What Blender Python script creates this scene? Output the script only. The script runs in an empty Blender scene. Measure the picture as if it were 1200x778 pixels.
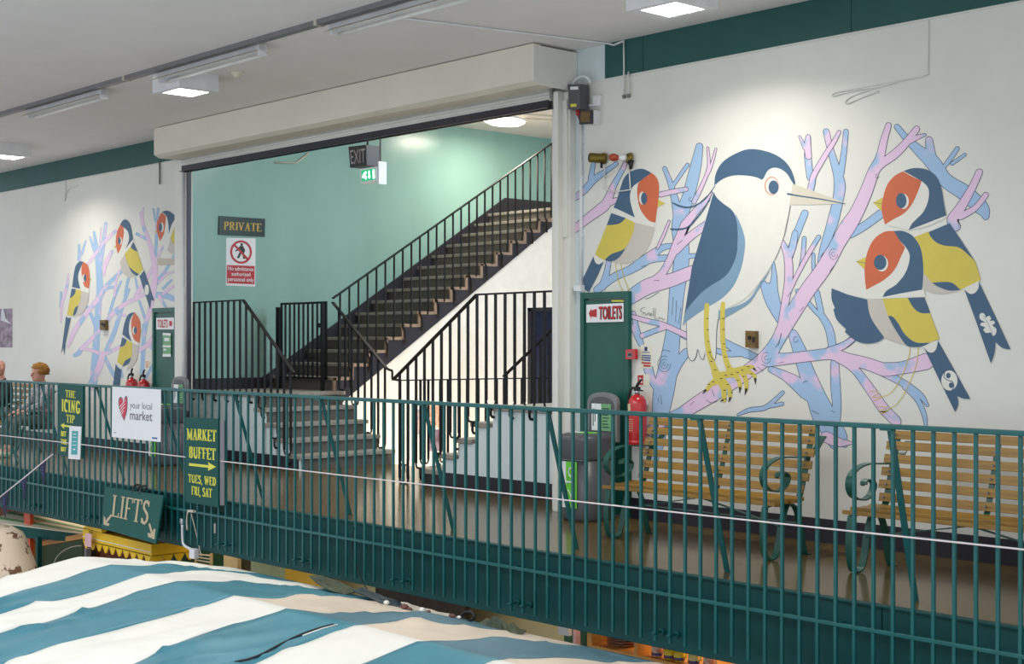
import bpy, bmesh, math, random
from mathutils import Vector, Matrix
random.seed(7)
S = bpy.context.scene
COL = S.collection
# ---------------------------------------------------------------- camera model (level camera, 1200x778 frame)
FPX = 1650.0; HC = 1.62; UH = 399.0
FX, FY = -0.7355, 0.6775
def ray(px, py):
    u = px-600.0
    return (FX*FPX+0.6775*u, FY*FPX+0.7355*u, UH-py)
def PY(px, py, Y):
    d = ray(px, py); t = Y/d[1]; return Vector((d[0]*t, Y, HC+d[2]*t))
def PX(px, py, X):
    d = ray(px, py); t = X/d[0]; return Vector((X, d[1]*t, HC+d[2]*t))
def PZ(px, py, Z):
    d = ray(px, py); t = (Z-HC)/d[2]; return Vector((d[0]*t, d[1]*t, Z))
# ---------------------------------------------------------------- materials
def lin(c):
    c = c/255.0
    return c/12.92 if c <= .04045 else ((c+.055)/1.055)**2.4
def rgb(r, g, b): return (lin(r), lin(g), lin(b), 1)
MATS = {}
def mat(name, col, rough=.6, metal=0, var=0.06, scale=6, bump=0, emit=None, spec=.5, stretch=None, col2=None, ramp=(.35,.65), bscale=None, coat=0):
    m = bpy.data.materials.new(name); m.use_nodes = True
    nt = m.node_tree; b = nt.nodes['Principled BSDF']
    b.inputs['Roughness'].default_value = rough; b.inputs['Metallic'].default_value = metal
    b.inputs['Specular IOR Level'].default_value = spec
    if coat: b.inputs['Coat Weight'].default_value = coat; b.inputs['Coat Roughness'].default_value = .12
    c = rgb(*col)
    tc = nt.nodes.new('ShaderNodeTexCoord'); mp = nt.nodes.new('ShaderNodeMapping')
    nt.links.new(tc.outputs['Object'], mp.inputs['Vector'])
    if stretch: mp.inputs['Scale'].default_value = stretch
    n = nt.nodes.new('ShaderNodeTexNoise'); n.inputs['Scale'].default_value = scale; n.inputs['Detail'].default_value = 5
    nt.links.new(mp.outputs['Vector'], n.inputs['Vector'])
    r = nt.nodes.new('ShaderNodeValToRGB')
    r.color_ramp.elements[0].position = ramp[0]; r.color_ramp.elements[1].position = ramp[1]
    if col2: c0, c1 = c, rgb(*col2)
    else:
        c0 = tuple(x*(1-var) for x in c[:3])+(1,); c1 = tuple(min(1, x*(1+var)) for x in c[:3])+(1,)
    r.color_ramp.elements[0].color = c0; r.color_ramp.elements[1].color = c1
    nt.links.new(n.outputs['Fac'], r.inputs['Fac']); nt.links.new(r.outputs['Color'], b.inputs['Base Color'])
    if bump:
        n2 = nt.nodes.new('ShaderNodeTexNoise'); n2.inputs['Scale'].default_value = bscale or scale*5; n2.inputs['Detail'].default_value = 4
        nt.links.new(mp.outputs['Vector'], n2.inputs['Vector'])
        bp = nt.nodes.new('ShaderNodeBump'); bp.inputs['Strength'].default_value = bump; bp.inputs['Distance'].default_value = .02
        nt.links.new(n2.outputs['Fac'], bp.inputs['Height']); nt.links.new(bp.outputs['Normal'], b.inputs['Normal'])
    if emit:
        b.inputs['Emission Color'].default_value = rgb(*emit[0]); b.inputs['Emission Strength'].default_value = emit[1]
    MATS[name] = m; return m
M = MATS
mat('wall_white', (224,222,214), .55, var=.02, scale=2.5, bump=.05, bscale=14)
mat('wall_blue_white', (214,224,226), .6, var=.02)
mat('ceiling', (234,228,226), .8, var=.02, scale=1.5, bump=.03, bscale=30)
mat('band_green', (22,82,78), .5, var=.06, scale=3)
mat('hall_green', (140,178,168), .24, var=.05, scale=1.2, bump=.25, bscale=3, stretch=(1,1,.25))
mat('hall_cream', (240,234,226), .5, var=.03)
mat('floor', (98,80,46), .17, var=.18, spec=.35, scale=1.3, bump=.05, bscale=5)
mat('skirting', (34,30,40), .45)
mat('rail_green', (9,88,88), .38, var=.1, scale=9)
mat('fascia_green', (6,66,66), .55, var=.14, spec=.3, scale=3, bump=.06)
mat('door_green', (8,84,72), .35, var=.05)
mat('shutter_cream', (226,218,202), .5, var=.03, scale=2)
mat('shutter_white', (228,226,218), .45, var=.02)
mat('shutter_bar', (54,50,60), .4, metal=.3)
mat('black_iron', (17,16,19), .5, var=.15, spec=.3)
mat('stringer_black', (36,34,44), .5, var=.1)
mat('tread_stone', (150,142,132), .55, var=.12, scale=14)
mat('riser_dark', (92,84,78), .55, var=.1, scale=10)
mat('tread_rim', (150,126,108), .6, var=.08)
mat('trunk_grey', (128,126,130), .4, metal=.4)
mat('plastic_white', (228,228,230), .35)
mat('plastic_grey', (82,82,86), .38, var=.06, scale=12)
mat('plastic_midgrey', (120,120,122), .4)
mat('plastic_dark', (48,46,50), .4)
mat('tube_white', (222,220,216), .3)
mat('panel_lit', (255,255,255), .4, emit=((255,253,244), 14))
mat('panel_warm', (255,250,240), .4, emit=((255,238,205), 12))
mat('exit_lit', (30,150,100), .4, emit=((20,150,100), 1.2))
mat('exit_white', (255,255,255), .4, emit=((255,255,255), 2.2))
mat('sign_green', (8,76,70), .5, var=.05, spec=.2)
mat('sign_darkgreen', (20,46,42), .35, var=.05)
mat('yellow_letter', (222,216,70), .5)
mat('gold_letter', (200,166,74), .45)
mat('tan_letter', (176,160,128), .5)
mat('paper_white', (232,232,234), .5, var=.01)
mat('paper_cream', (226,222,200), .5, var=.01)
mat('sign_red', (186,36,42), .45)
mat('letter_dark', (30,30,34), .5)
mat('exit_letter', (176,166,172), .5)
mat('canopy_white_tan', (224,206,186), .6, var=.08, scale=1.5, bump=.25, bscale=4)
mat('canopy_teal_grey', (84,122,136), .55, var=.12, scale=2, bump=.3, bscale=4)
mat('letter_grey', (110,104,116), .5)
mat('letter_blue', (60,84,150), .5)
mat('heart_red', (206,48,76), .5)
mat('notice_teal', (58,160,166), .5)
mat('lime', (104,204,52), .45)
mat('notice_green', (112,168,118), .5)
mat('red_paint', (190,26,30), .22, var=.05, coat=.6)
mat('label_cream', (222,204,160), .5)
mat('chrome', (190,190,190), .2, metal=1)
mat('rubber', (20,20,22), .55)
mat('brass', (120,104,44), .4, metal=.7, var=.2)
mat('brass_red', (168,72,44), .35, metal=.2)
mat('socket_brown', (112,84,36), .5, var=.3, scale=40)
mat('cable_white', (220,218,214), .5)
mat('cable_red', (170,40,40), .5)
mat('cord_white', (226,214,214), .6)
mat('bench_wood', (142,106,32), .42, var=.25, scale=5, stretch=(1,10,10), bump=.05, coat=.1)
mat('bench_iron', (16,78,66), .32, var=.1)
mat('mural_navy', (66,96,124), .6, var=.03)
mat('mural_steel', (124,156,182), .6, var=.03)
mat('mural_orange', (206,104,68), .6, var=.03)
mat('mural_yellow', (212,194,84), .6, var=.03)
mat('mural_grey', (200,193,183), .6, var=.02)
mat('mural_bill', (212,204,186), .6, var=.02)
mat('mural_white', (226,224,215), .55, var=.02)
mat('mural_line', (58,64,92), .6)
mat('mural_ring', (212,120,70), .6)
mat('mural_pink', (226,196,222), .6, scale=3.2, col2=(160,190,222), ramp=(.53,.60))
mat('mural_blue', (160,190,222), .6, scale=3.2, col2=(222,194,222), ramp=(.56,.64))
mat('trunking_tan', (196,186,170), .6)
mat('canopy_white', (238,234,224), .55, var=.03, scale=2, bump=.25, bscale=4)
mat('canopy_teal', (66,132,148), .42, var=.1, scale=2, bump=.3, bscale=4)
mat('canopy_zip', (26,26,30), .5)
mat('tarp_olive', (70,78,56), .55, var=.25, scale=8, bump=.3)
mat('tarp_dark', (44,60,66), .5, var=.2, scale=8, bump=.3)
mat('rubble', (110,72,62), .7, var=.3, scale=20)
mat('shop_cream', (238,222,164), .6, var=.03)
mat('shop_mint', (190,206,168), .6)
mat('shop_yellow', (240,190,60), .5)
mat('shop_brick', (112,52,30), .7, var=.2, scale=8)
mat('shop_dark', (58,46,34), .7, var=.2)
mat('shop_green', (24,78,44), .5, var=.08)
mat('market_floor', (120,112,100), .6, var=.1)
mat('awning_yellow', (236,190,22), .45, var=.05)
mat('orange_red', (214,80,34), .5)
mat('pine', (214,150,66), .5, var=.1, scale=4, stretch=(1,8,8))
mat('pale_wood', (214,190,140), .55, var=.1)
mat('china', (232,226,216), .2, col2=(222,214,206))
mat('china_rim', (150,92,70), .3)
mat('mug_terracotta', (206,120,84), .4, col2=(232,212,190), scale=30)
mat('mug_yellow', (232,204,40), .4)
mat('mug_red', (130,44,44), .4, col2=(60,70,130), scale=40)
mat('mug_cream', (220,206,130), .4)
mat('leaf_print', (226,204,180), .7, scale=9, col2=(120,84,60), ramp=(.58,.61))
mat('banner_olive', (40,62,26), .6)
mat('skin', (206,150,128), .5, var=.04)
mat('hair_ginger', (160,108,34), .7, var=.25, scale=40, bump=.6)
mat('cloth_black', (30,30,36), .8)
mat('cloth_knit', (190,182,178), .85, col2=(120,110,124), scale=30)
mat('cloth_beige', (196,184,150), .85, var=.1)
mat('cloth_trouser', (92,92,84), .85)
mat('cloth_white', (214,216,220), .8)
mat('shoe_pale', (206,204,180), .6)
mat('navy_flag', (34,34,66), .6, var=.1)
mat('pink_card', (220,176,184), .6)
mat('poster_mauve', (104,80,96), .5, col2=(170,150,168), scale=9)
mat('poster_mix', (230,190,180), .5, col2=(120,150,170), scale=14)
mat('door_blue', (26,34,66), .35)
# ---------------------------------------------------------------- mesh builder
WLOC = {}
def wloc(o): return WLOC.get(o.name, Vector((0,0,0))) if o else Vector((0,0,0))
class MB:
    def __init__(s): s.v = []; s.f = []; s.mi = []; s.cur = 0; s.smooth = []
    def add(s, vs, fs, smooth=False):
        n = len(s.v); s.v += [Vector(v) for v in vs]
        for f in fs: s.f.append([i+n for i in f]); s.mi.append(s.cur); s.smooth.append(smooth)
    def box(s, x0, x1, y0, y1, z0, z1):
        s.add([(x0,y0,z0),(x1,y0,z0),(x1,y1,z0),(x0,y1,z0),(x0,y0,z1),(x1,y0,z1),(x1,y1,z1),(x0,y1,z1)],
              [(0,3,2,1),(4,5,6,7),(0,1,5,4),(1,2,6,5),(2,3,7,6),(3,0,4,7)]); return s
    def bar(s, p, q, w, t, up=(0,0,1)):
        p = Vector(p); q = Vector(q); d = (q-p).normalized(); up = Vector(up)
        a = d.cross(up)
        if a.length < 1e-4: a = d.cross(Vector((1,0,0)))
        a.normalize(); b = a.cross(d).normalized()
        vs = []
        for c in (p, q):
            for i, j in ((-1,-1),(1,-1),(1,1),(-1,1)): vs.append(c+a*i*w/2+b*j*t/2)
        s.add(vs, [(0,1,2,3),(7,6,5,4),(0,4,5,1),(1,5,6,2),(2,6,7,3),(3,7,4,0)]); return s
    def tube(s, pts, r, n=8, cap=True):
        pts = [Vector(p) for p in pts]; rs = r if isinstance(r, (list,tuple)) else [r]*len(pts)
        vs = []; prev = None
        for i, p in enumerate(pts):
            d = (pts[min(i+1,len(pts)-1)]-pts[max(i-1,0)]).normalized()
            if prev is None:
                a = d.cross(Vector((0,0,1)))
                if a.length < 1e-3: a = d.cross(Vector((1,0,0)))
            else: a = prev-d*prev.dot(d)
            a.normalize(); prev = a; b = d.cross(a)
            for k in range(n):
                t = 2*math.pi*k/n; vs.append(p+(a*math.cos(t)+b*math.sin(t))*rs[i])
        fs = []
        for i in range(len(pts)-1):
            for k in range(n): fs.append((i*n+k, i*n+(k+1)%n, (i+1)*n+(k+1)%n, (i+1)*n+k))
        s.add(vs, fs, True)
        if cap:
            m = len(s.v)-len(vs)
            s.f.append([m+k for k in range(n)][::-1]); s.mi.append(s.cur); s.smooth.append(False)
            s.f.append([m+(len(pts)-1)*n+k for k in range(n)]); s.mi.append(s.cur); s.smooth.append(False)
        return s
    def lathe(s, c, prof, n=20, sx=1, sy=1):
        c = Vector(c); vs = []
        for r, z in prof:
            for k in range(n):
                t = 2*math.pi*k/n; vs.append(c+Vector((r*sx*math.cos(t), r*sy*math.sin(t), z)))
        fs = []
        for i in range(len(prof)-1):
            for k in range(n): fs.append((i*n+k, i*n+(k+1)%n, (i+1)*n+(k+1)%n, (i+1)*n+k))
        fs.append(list(range(n))[::-1]); fs.append([(len(prof)-1)*n+k for k in range(n)])
        s.add(vs, fs, True); return s
    def prism(s, poly, off):
        poly = [Vector(p) for p in poly]; off = Vector(off); n = len(poly)
        s.add(poly+[p+off for p in poly], [list(range(n))[::-1], list(range(n, 2*n))]+[(i,(i+1)%n,n+(i+1)%n,n+i) for i in range(n)]); return s
    def ngon(s, poly): s.add(poly, [list(range(len(poly)))]); return s
    def quad(s, a, b, c, d): s.add([a,b,c,d], [(0,1,2,3)]); return s
    def ribbon(s, pts, x0, x1, t):
        """flat strip whose centre line lies in a plane of constant x"""
        n = len(pts); vs = []
        for i in range(n):
            a = Vector(pts[max(i-1,0)]); b = Vector(pts[min(i+1,n-1)]); d = (b-a).normalized(); nr = Vector((-d[1], d[0]))
            c = Vector(pts[i])
            for sx in (x0, x1):
                for k in (-.5, .5): q = c+nr*t*k; vs.append((sx, q[0], q[1]))
        fs = []
        for i in range(n-1):
            o = i*4; p = o+4
            fs += [(o,o+1,p+1,p),(o+3,o+2,p+2,p+3),(o+2,o,p,p+2),(o+1,o+3,p+3,p+1)]
        fs += [(0,2,3,1), (n*4-4,n*4-3,n*4-1,n*4-2)]
        s.add(vs, fs, False); return s
    def build(s, name, m, parent=None, loc=None, bevel=0, recalc=True):
        """vertices are in world space; loc = where the object's origin goes"""
        me = bpy.data.meshes.new(name)
        ms = m if isinstance(m, (list,tuple)) else [m]
        L = Vector(loc) if loc is not None else None
        if L is None:
            xs = [v.x for v in s.v]; ys = [v.y for v in s.v]; zs = [v.z for v in s.v]
            L = Vector(((min(xs)+max(xs))/2, (min(ys)+max(ys))/2, min(zs)))
        me.from_pydata([v-L for v in s.v], [], s.f)
        for q in ms: me.materials.append(MATS[q])
        for i, p in enumerate(me.polygons): p.material_index = s.mi[i]; p.use_smooth = s.smooth[i]
        if recalc:
            bm = bmesh.new(); bm.from_mesh(me); bmesh.ops.recalc_face_normals(bm, faces=bm.faces); bm.to_mesh(me); bm.free()
        me.update()
        o = bpy.data.objects.new(name, me); COL.objects.link(o)
        o.parent = parent; o.location = L-wloc(parent); WLOC[o.name] = L
        if bevel:
            b = o.modifiers.new('bevel', 'BEVEL'); b.width = bevel; b.segments = 2; b.limit_method = 'ANGLE'
        return o
def tag(o, label=None, cat=None, group=None, kind=None):
    if label: o['label'] = label
    if cat: o['category'] = cat
    if group: o['group'] = group
    if kind: o['kind'] = kind
    return o
def thing(name, label, cat, loc, group=None):
    o = bpy.data.objects.new(name, None); COL.objects.link(o); o.location = loc; o.empty_display_size = .1
    WLOC[o.name] = Vector(loc); return tag(o, label, cat, group)
def struct(mb, name, m, **k): return tag(mb.build(name, m, **k), kind='structure')
def copy_tree(o, parent=None, delta=None):
    c = o.copy(); COL.objects.link(c); c.parent = parent
    WLOC[c.name] = WLOC[o.name]+(delta or Vector((0,0,0)))
    for ch in [x for x in KIDS(o)]: copy_tree(ch, c, delta)
    return c
def KIDS(o): return [x for x in bpy.data.objects if x.parent == o]
def dup(o, delta, label=None, rz=None):
    c = copy_tree(o, None, Vector(delta)); c.location = o.location+Vector(delta)
    if label: c['label'] = label
    return c
# smooth closed path: points (x, y) or (x, y, 'c') for corners
def smooth(pts, k=5):
    n = len(pts); out = []; P = [Vector((p[0], p[1])) for p in pts]; C = [len(p) > 2 for p in pts]
    for i in range(n):
        p1, p2 = P[i], P[(i+1)%n]
        p0 = P[i-1] if not C[i] else p1*2-p2
        p3 = P[(i+2)%n] if not C[(i+1)%n] else p2*2-p1
        if C[i] and C[(i+1)%n]: out.append(p1); continue
        if C[i]: p0 = p1
        if C[(i+1)%n]: p3 = p2
        for j in range(k):
            t = j/k
            out.append(.5*((2*p1)+(p2-p0)*t+(2*p0-5*p1+4*p2-p3)*t*t+(3*p1-p0-3*p2+p3)*t**3))
    return out
def spline(pts, k=6):
    n = len(pts); P = [Vector(p) for p in pts]; out = []
    for i in range(n-1):
        p0 = P[max(i-1,0)]; p1 = P[i]; p2 = P[i+1]; p3 = P[min(i+2,n-1)]
        for j in range(k):
            t = j/k
            out.append(.5*((2*p1)+(p2-p0)*t+(2*p0-5*p1+4*p2-p3)*t*t+(3*p1-p0-3*p2+p3)*t**3))
    out.append(P[-1]); return out
# ---------------------------------------------------------------- lettering
# narrow serif capitals: T thick stroke, N thin stroke, S serif centre (w), on a cell 0..w x 0..1
def _arc(cx, cy, rx, ry, a0, a1, n=8):
    return [(cx+rx*math.cos(math.radians(a0+(a1-a0)*i/n)), cy+ry*math.sin(math.radians(a0+(a1-a0)*i/n))) for i in range(n+1)]
GL = {
 'L': (.5, [('T',[(.12,0),(.12,1)]),('N',[(.12,.03),(.47,.03)]),('N',[(.47,.0),(.47,.22)])], [(.12,1)]),
 'I': (.26, [('T',[(.13,0),(.13,1)])], [(.13,0),(.13,1)]),
 'F': (.5, [('T',[(.12,0),(.12,1)]),('N',[(.12,.97),(.46,.97)]),('N',[(.46,1),(.46,.78)]),('N',[(.12,.52),(.36,.52)])], [(.12,0)]),
 'T': (.54, [('T',[(.27,0),(.27,1)]),('N',[(.02,.97),(.52,.97)]),('N',[(.03,1),(.03,.8)]),('N',[(.51,1),(.51,.8)])], [(.27,0)]),
 'S': (.46, [('T',_arc(.23,.75,.15,.21,30,200)+_arc(.23,.27,.16,.23,70,-60)[0:]),('T',_arc(.23,.25,.17,.22,-60,-170)),('N',[(.38,.98),(.38,.76)]),('N',[(.05,.02),(.05,.24)])], []),
 'E': (.5, [('T',[(.12,0),(.12,1)]),('N',[(.12,.97),(.45,.97)]),('N',[(.12,.03),(.47,.03)]),('N',[(.12,.52),(.38,.52)]),('N',[(.45,1),(.45,.8)]),('N',[(.47,0),(.47,.2)])], []),
 'H': (.6, [('T',[(.13,0),(.13,1)]),('T',[(.47,0),(.47,1)]),('N',[(.13,.52),(.47,.52)])], [(.13,0),(.13,1),(.47,0),(.47,1)]),
 'C': (.5, [('T',_arc(.27,.5,.19,.47,50,310,14)),('N',[(.43,.98),(.43,.74)])], []),
 'N': (.58, [('N',[(.12,0),(.12,1)]),('T',[(.12,1),(.46,0)]),('N',[(.46,0),(.46,1)])], [(.12,0),(.46,1)]),
 'G': (.54, [('T',_arc(.27,.5,.19,.47,50,300,14)),('T',[(.42,.05),(.42,.42)]),('N',[(.44,.98),(.44,.74)])], [(.42,.44)]),  # far slope of these stripes turns tan-white and greyer teal
 'P': (.5, [('T',[(.12,0),(.12,1)]),('N',[(.12,.97),(.28,.97)]),('T',_arc(.26,.73,.15,.23,85,-85)),('N',[(.12,.48),(.28,.48)])], [(.12,0)]),
 'R': (.56, [('T',[(.12,0),(.12,1)]),('N',[(.12,.97),(.28,.97)]),('T',_arc(.26,.74,.15,.22,85,-85)),('N',[(.12,.5),(.28,.5)]),('T',[(.27,.5),(.47,0)])], [(.12,0),(.5,.0)]),
 'V': (.56, [('T',[(.08,1),(.28,0)]),('N',[(.28,0),(.48,1)])], [(.08,1),(.48,1)]),
 'A': (.58, [('N',[(.1,0),(.29,1)]),('T',[(.29,1),(.48,0)]),('N',[(.17,.33),(.41,.33)])], [(.1,0),(.48,0)]),
 'M': (.72, [('N',[(.12,0),(.12,1)]),('T',[(.12,1),(.36,.1)]),('N',[(.36,.1),(.6,1)]),('T',[(.6,1),(.6,0)])], [(.12,0),(.6,0),(.1,1),(.62,1)]),
 'K': (.6, [('T',[(.12,0),(.12,1)]),('N',[(.14,.42),(.46,1)]),('T',[(.24,.58),(.48,0)])], [(.12,0),(.12,1),(.46,1),(.5,0)]),
 'B': (.52, [('T',[(.12,0),(.12,1)]),('N',[(.12,.97),(.28,.97)]),('T',_arc(.26,.75,.13,.21,85,-85)),('N',[(.12,.53),(.28,.53)]),('T',_arc(.27,.27,.16,.24,85,-85)),('N',[(.12,.03),(.28,.03)])], []),
 'U': (.58, [('T',[(.12,1),(.12,.3)]),('T',_arc(.29,.3,.17,.27,180,360)),('N',[(.46,.3),(.46,1)])], [(.12,1),(.46,1)]),
 'W': (.8, [('T',[(.08,1),(.24,0)]),('N',[(.24,0),(.4,1)]),('T',[(.4,1),(.56,0)]),('N',[(.56,0),(.72,1)])], [(.08,1),(.4,1),(.72,1)]),
 'D': (.56, [('T',[(.12,0),(.12,1)]),('N',[(.12,.97),(.26,.97)]),('T',_arc(.25,.5,.22,.46,88,-88,12)),('N',[(.12,.03),(.26,.03)])], []),
 ',': (.22, [('T',[(.12,.1),(.06,-.14)])], []),
 ' ': (.26, [], []),
}
def word2d(txt, tw=.13, nw=.06, sw=.26, gap=.04):
    """list of polygons in (x, y), cap height 1"""
    polys = []; x = 0
    def strk(pts, w):
        L = []; R = []
        n = len(pts)
        for i in range(n):
            a = Vector(pts[max(i-1,0)]); b = Vector(pts[min(i+1,n-1)]); d = (b-a)
            d = d.normalized() if d.length > 1e-6 else Vector((0,1)); nr = Vector((-d.y, d.x))*w/2
            c = Vector(pts[i]); L.append(c+nr); R.append(c-nr)
        for i in range(n-1): polys.append([(x+q.x, q.y) for q in (L[i], L[i+1], R[i+1], R[i])])
    for ch in txt:
        w, st, se = GL[ch]
        for k, pts in st: strk(pts, tw if k == 'T' else nw)
        for (sx, sy) in se:
            y0, y1 = (sy-.055, sy) if sy > .3 else (sy, sy+.055)
            polys.append([(x+sx-sw/2,y0),(x+sx+sw/2,y0),(x+sx+sw/2,y1),(x+sx-sw/2,y1)])
        x += w+gap
    return polys, x-gap
class Board:
    """a flat sign: 4 world corners TL, TR, BR, BL; fractions (0..1, 0..1) from the top left"""
    def __init__(s, TL, TR, BR, BL, nrm):
        s.c = [Vector(p) for p in (TL, TR, BR, BL)]; s.n = Vector(nrm).normalized()
    def at(s, a, b, o=0):
        TL, TR, BR, BL = s.c
        return TL*(1-a)*(1-b)+TR*a*(1-b)+BR*a*b+BL*(1-a)*b+s.n*o
    def slab(s, mb, t=.012, a0=0, a1=1, b0=0, b1=1, o=0):
        q = [s.at(a0,b0,o), s.at(a1,b0,o), s.at(a1,b1,o), s.at(a0,b1,o)]
        mb.prism([p-s.n*t for p in q], s.n*t)
    def polys(s, mb, polys, t=.002, o=0):
        for p in polys: mb.prism([s.at(a, b, o) for a, b in p], s.n*t)
    def serif(s, mb, txt, a0, a1, b0, b1, t=.003, **k):
        P, W = word2d(txt, **k)
        s.polys(mb, [[(a0+(a1-a0)*x/W, b1-(b1-b0)*y) for x, y in p] for p in P], t)
    def sans(s, mb, txt, a0, a1, b0, b1, t=.002, bold=0, o=0):
        cu = bpy.data.curves.new('txt', 'FONT'); cu.body = txt; cu.offset = bold; cu.resolution_u = 3; cu.fill_mode = 'BOTH'
        ob = bpy.data.objects.new('txt', cu); COL.objects.link(ob)
        dg = bpy.context.evaluated_depsgraph_get(); me = bpy.data.meshes.new_from_object(ob.evaluated_get(dg))
        xs = [v.co.x for v in me.vertices]; ys = [v.co.y for v in me.vertices]
        x0, x1, y0, y1 = min(xs), max(xs), min(ys), max(ys)
        vs = [s.at(a0+(a1-a0)*(v.co.x-x0)/(x1-x0), b1-(b1-b0)*(v.co.y-y0)/(y1-y0), t+o) for v in me.vertices]
        mb.add(vs, [list(p.vertices) for p in me.polygons])
        bpy.data.objects.remove(ob); bpy.data.curves.remove(cu); bpy.data.meshes.remove(me)
def boardY(c, Y, n=(0,-1,0)): return Board(*[PY(x, y, Y) for x, y in c], n)
def boardX(c, X, n=(1,0,0)): return Board(*[PX(x, y, X) for x, y in c], n)
WORLD=.98; LAMP=36; HALL=52; HFILL=230; VOID=125; MKT=7; ROOF=950; EXPO=.06
# ================================================================ SETTING
YW = 9.5; ZC = 4.37; XL, XR = -24.0, -1.0
OX0, OX1 = -16.75, -9.63        # shutter opening
HX = -17.45; HZ = 5.1           # stair hall: green wall plane, ceiling height
# walls
mb = MB(); mb.box(XL, OX0, YW, YW+.12, 0, ZC); struct(mb, 'wall_left', 'wall_white')
mb = MB(); mb.box(OX1, XR, YW, YW+.25, 0, ZC); struct(mb, 'wall_right', 'wall_white')
mb = MB(); mb.box(OX0, OX1, YW, YW+.25, 3.98, ZC); mb.box(XL, XR, YW, YW+.25, ZC, HZ); struct(mb, 'wall_front', 'wall_white')
mb = MB(); mb.box(XL, XR, 3.6, YW, ZC, ZC+.12); struct(mb, 'ceiling', 'ceiling')
# pale blue-white painted strip of wall beside the post
mb = MB(); mb.box(-9.42, -9.30, YW-.0005, YW, .0, 4.05); mb.box(-9.42, -9.02, YW-.0005, YW, 4.05, ZC); struct(mb, 'trim_1', 'wall_blue_white')
# dark green boards along the top of the wall
mb = MB()
for a, b in ((-9.02,-8.55),(-8.545,-6.35),(-6.345,-4.1),(-4.095,-1.0)): mb.box(a, b, YW-.02, YW, 4.05, ZC)
struct(mb, 'trim_2', 'band_green')
mb = MB()
for a, b in ((-24,-20.6),(-20.595,-18.2),(-18.195,-16.55)): mb.box(a, b, YW-.02, YW, 4.05, ZC)
struct(mb, 'trim_3', 'band_green')
mb = MB(); mb.box(-9.4, XR, YW-.012, YW, 4.035, 4.05); mb.box(XL, -16.6, YW-.012, YW, 4.035, 4.05); struct(mb, 'trim_4', 'wall_white')
mb = MB(); mb.box(-8.70, XR, YW-.015, YW, 0, .19); mb.box(XL, -17.3, YW-.015, YW, 0, .19); struct(mb, 'baseboard_front', 'skirting')
# hall shell
VX0, VX1, VY0 = -15.95, -14.12, 11.37   # stair void
mb = MB(); mb.box(HX-.2, HX, YW+.25, 17.2, -.3, HZ); struct(mb, 'wall_hall_left', 'hall_green')
mb = MB(); mb.box(HX, -7.9, 17.0, 17.2, -3.2, HZ); struct(mb, 'wall_hall_back', 'hall_cream')
mb = MB(); mb.box(-8.1, -7.9, YW+.25, 17.0, 0, HZ); struct(mb, 'wall_hall_right', 'hall_cream')
mb = MB(); mb.box(HX-.2, -7.9, YW+.25, 17.2, HZ, HZ+.1); struct(mb, 'ceiling_hall', 'ceiling')
# floors
mb = MB(); mb.box(XL, XR, 7.53, YW, -.3, 0); mb.box(HX-.2, -7.9, YW, VY0, -.3, 0); mb.box(VX1, -7.9, VY0, 17.0, -.3, 0); struct(mb, 'floor', 'floor')
mb = MB(); mb.box(-30, 6, 0, 20, -3.3, -3.2); struct(mb, 'floor_market', 'market_floor')
mb = MB(); mb.box(XL, XR, 7.62, 9.5, -.55, -.30); struct(mb, 'ceiling_market', 'shop_brick')
# green fascia beam at the balcony edge
mb = MB()
x = XL
while x < XR:
    mb.box(x, min(x+2.40, XR)-.006, 7.50, 7.62, -.55, -.005); x += 2.40
mb.box(XL, XR, 7.485, 7.50, -.545, -.165)
mb.box(XL, XR, 7.47, 7.53, -.012, .004)
struct(mb, 'trim_5', 'fascia_green', bevel=.004)
# spandrel wall below the upper flight and the void walls
mb = MB()
def strz(Y): return .87+(Y-11.63)*(3.42-.87)/(15.53-11.63)   # lower edge of the stringer
mb.prism([(VX0-.1,VY0,-3.2),(VX0-.1,17,-3.2),(VX0-.1,17,3.5),(VX0-.1,15.6,strz(15.6)+.05),(VX0-.1,VY0,strz(VY0)+.05)], (.08,0,0))
struct(mb, 'wall_stair', 'hall_cream')
mb = MB(); mb.box(VX1, VX1+.1, VY0, 17, -3.2, -.3); mb.box(VX0, VX1, VY0-.1, VY0, -3.2, -.3); struct(mb, 'wall_void', 'hall_cream')
# dark blue door at the far side of the hall
mb = MB(); mb.box(-14.35, -13.3, 13.62, 13.67, 0, 2.03); d = struct(mb, 'door_3', 'door_blue')
mb = MB(); mb.box(-14.42, -14.35, 13.58, 13.70, 0, 2.08); mb.box(-14.42, -13.2, 13.58, 13.70, 2.03, 2.08); mb.build('door_frame', 'stringer_black', d)
mb = MB(); mb.tube([(-13.45,13.6,1.0),(-13.45,13.57,1.0),(-13.33,13.57,1.0)], .01); mb.build('door_handle', 'chrome', d)
# toilets cupboard doors (right wall and left wall)
def cup_door(n, x0, x1, h):
    mb = MB(); mb.box(x0+.06, x1-.06, YW-.03, YW, .02, h-.07); d = struct(mb, n, 'door_green', bevel=.003)
    f = MB(); f.box(x0, x0+.05, YW-.05, YW, 0, h); f.box(x1-.05, x1, YW-.05, YW, 0, h); f.box(x0+.05, x1-.05, YW-.05, YW, h-.06, h)
    f.box(x0+.05,x0+.065,YW-.036,YW,0,h-.06); f.box(x1-.065,x1-.05,YW-.036,YW,0,h-.06)
    f.build('door_frame', 'door_green', d, bevel=.003)
    return d
d1 = cup_door('door_1', -9.315, -8.70, 2.07)
mb = MB(); mb.tube(spline([(-8.84,YW-.03,1.02),(-8.84,YW-.075,1.0),(-8.84,YW-.085,.93),(-8.84,YW-.075,.86),(-8.84,YW-.03,.84)],4), .008)
mb.box(-8.855,-8.825,YW-.035,YW-.03,1.0,1.045); mb.box(-8.855,-8.825,YW-.035,YW-.03,.815,.86); mb.build('door_handle', 'chrome', d1)
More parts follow.
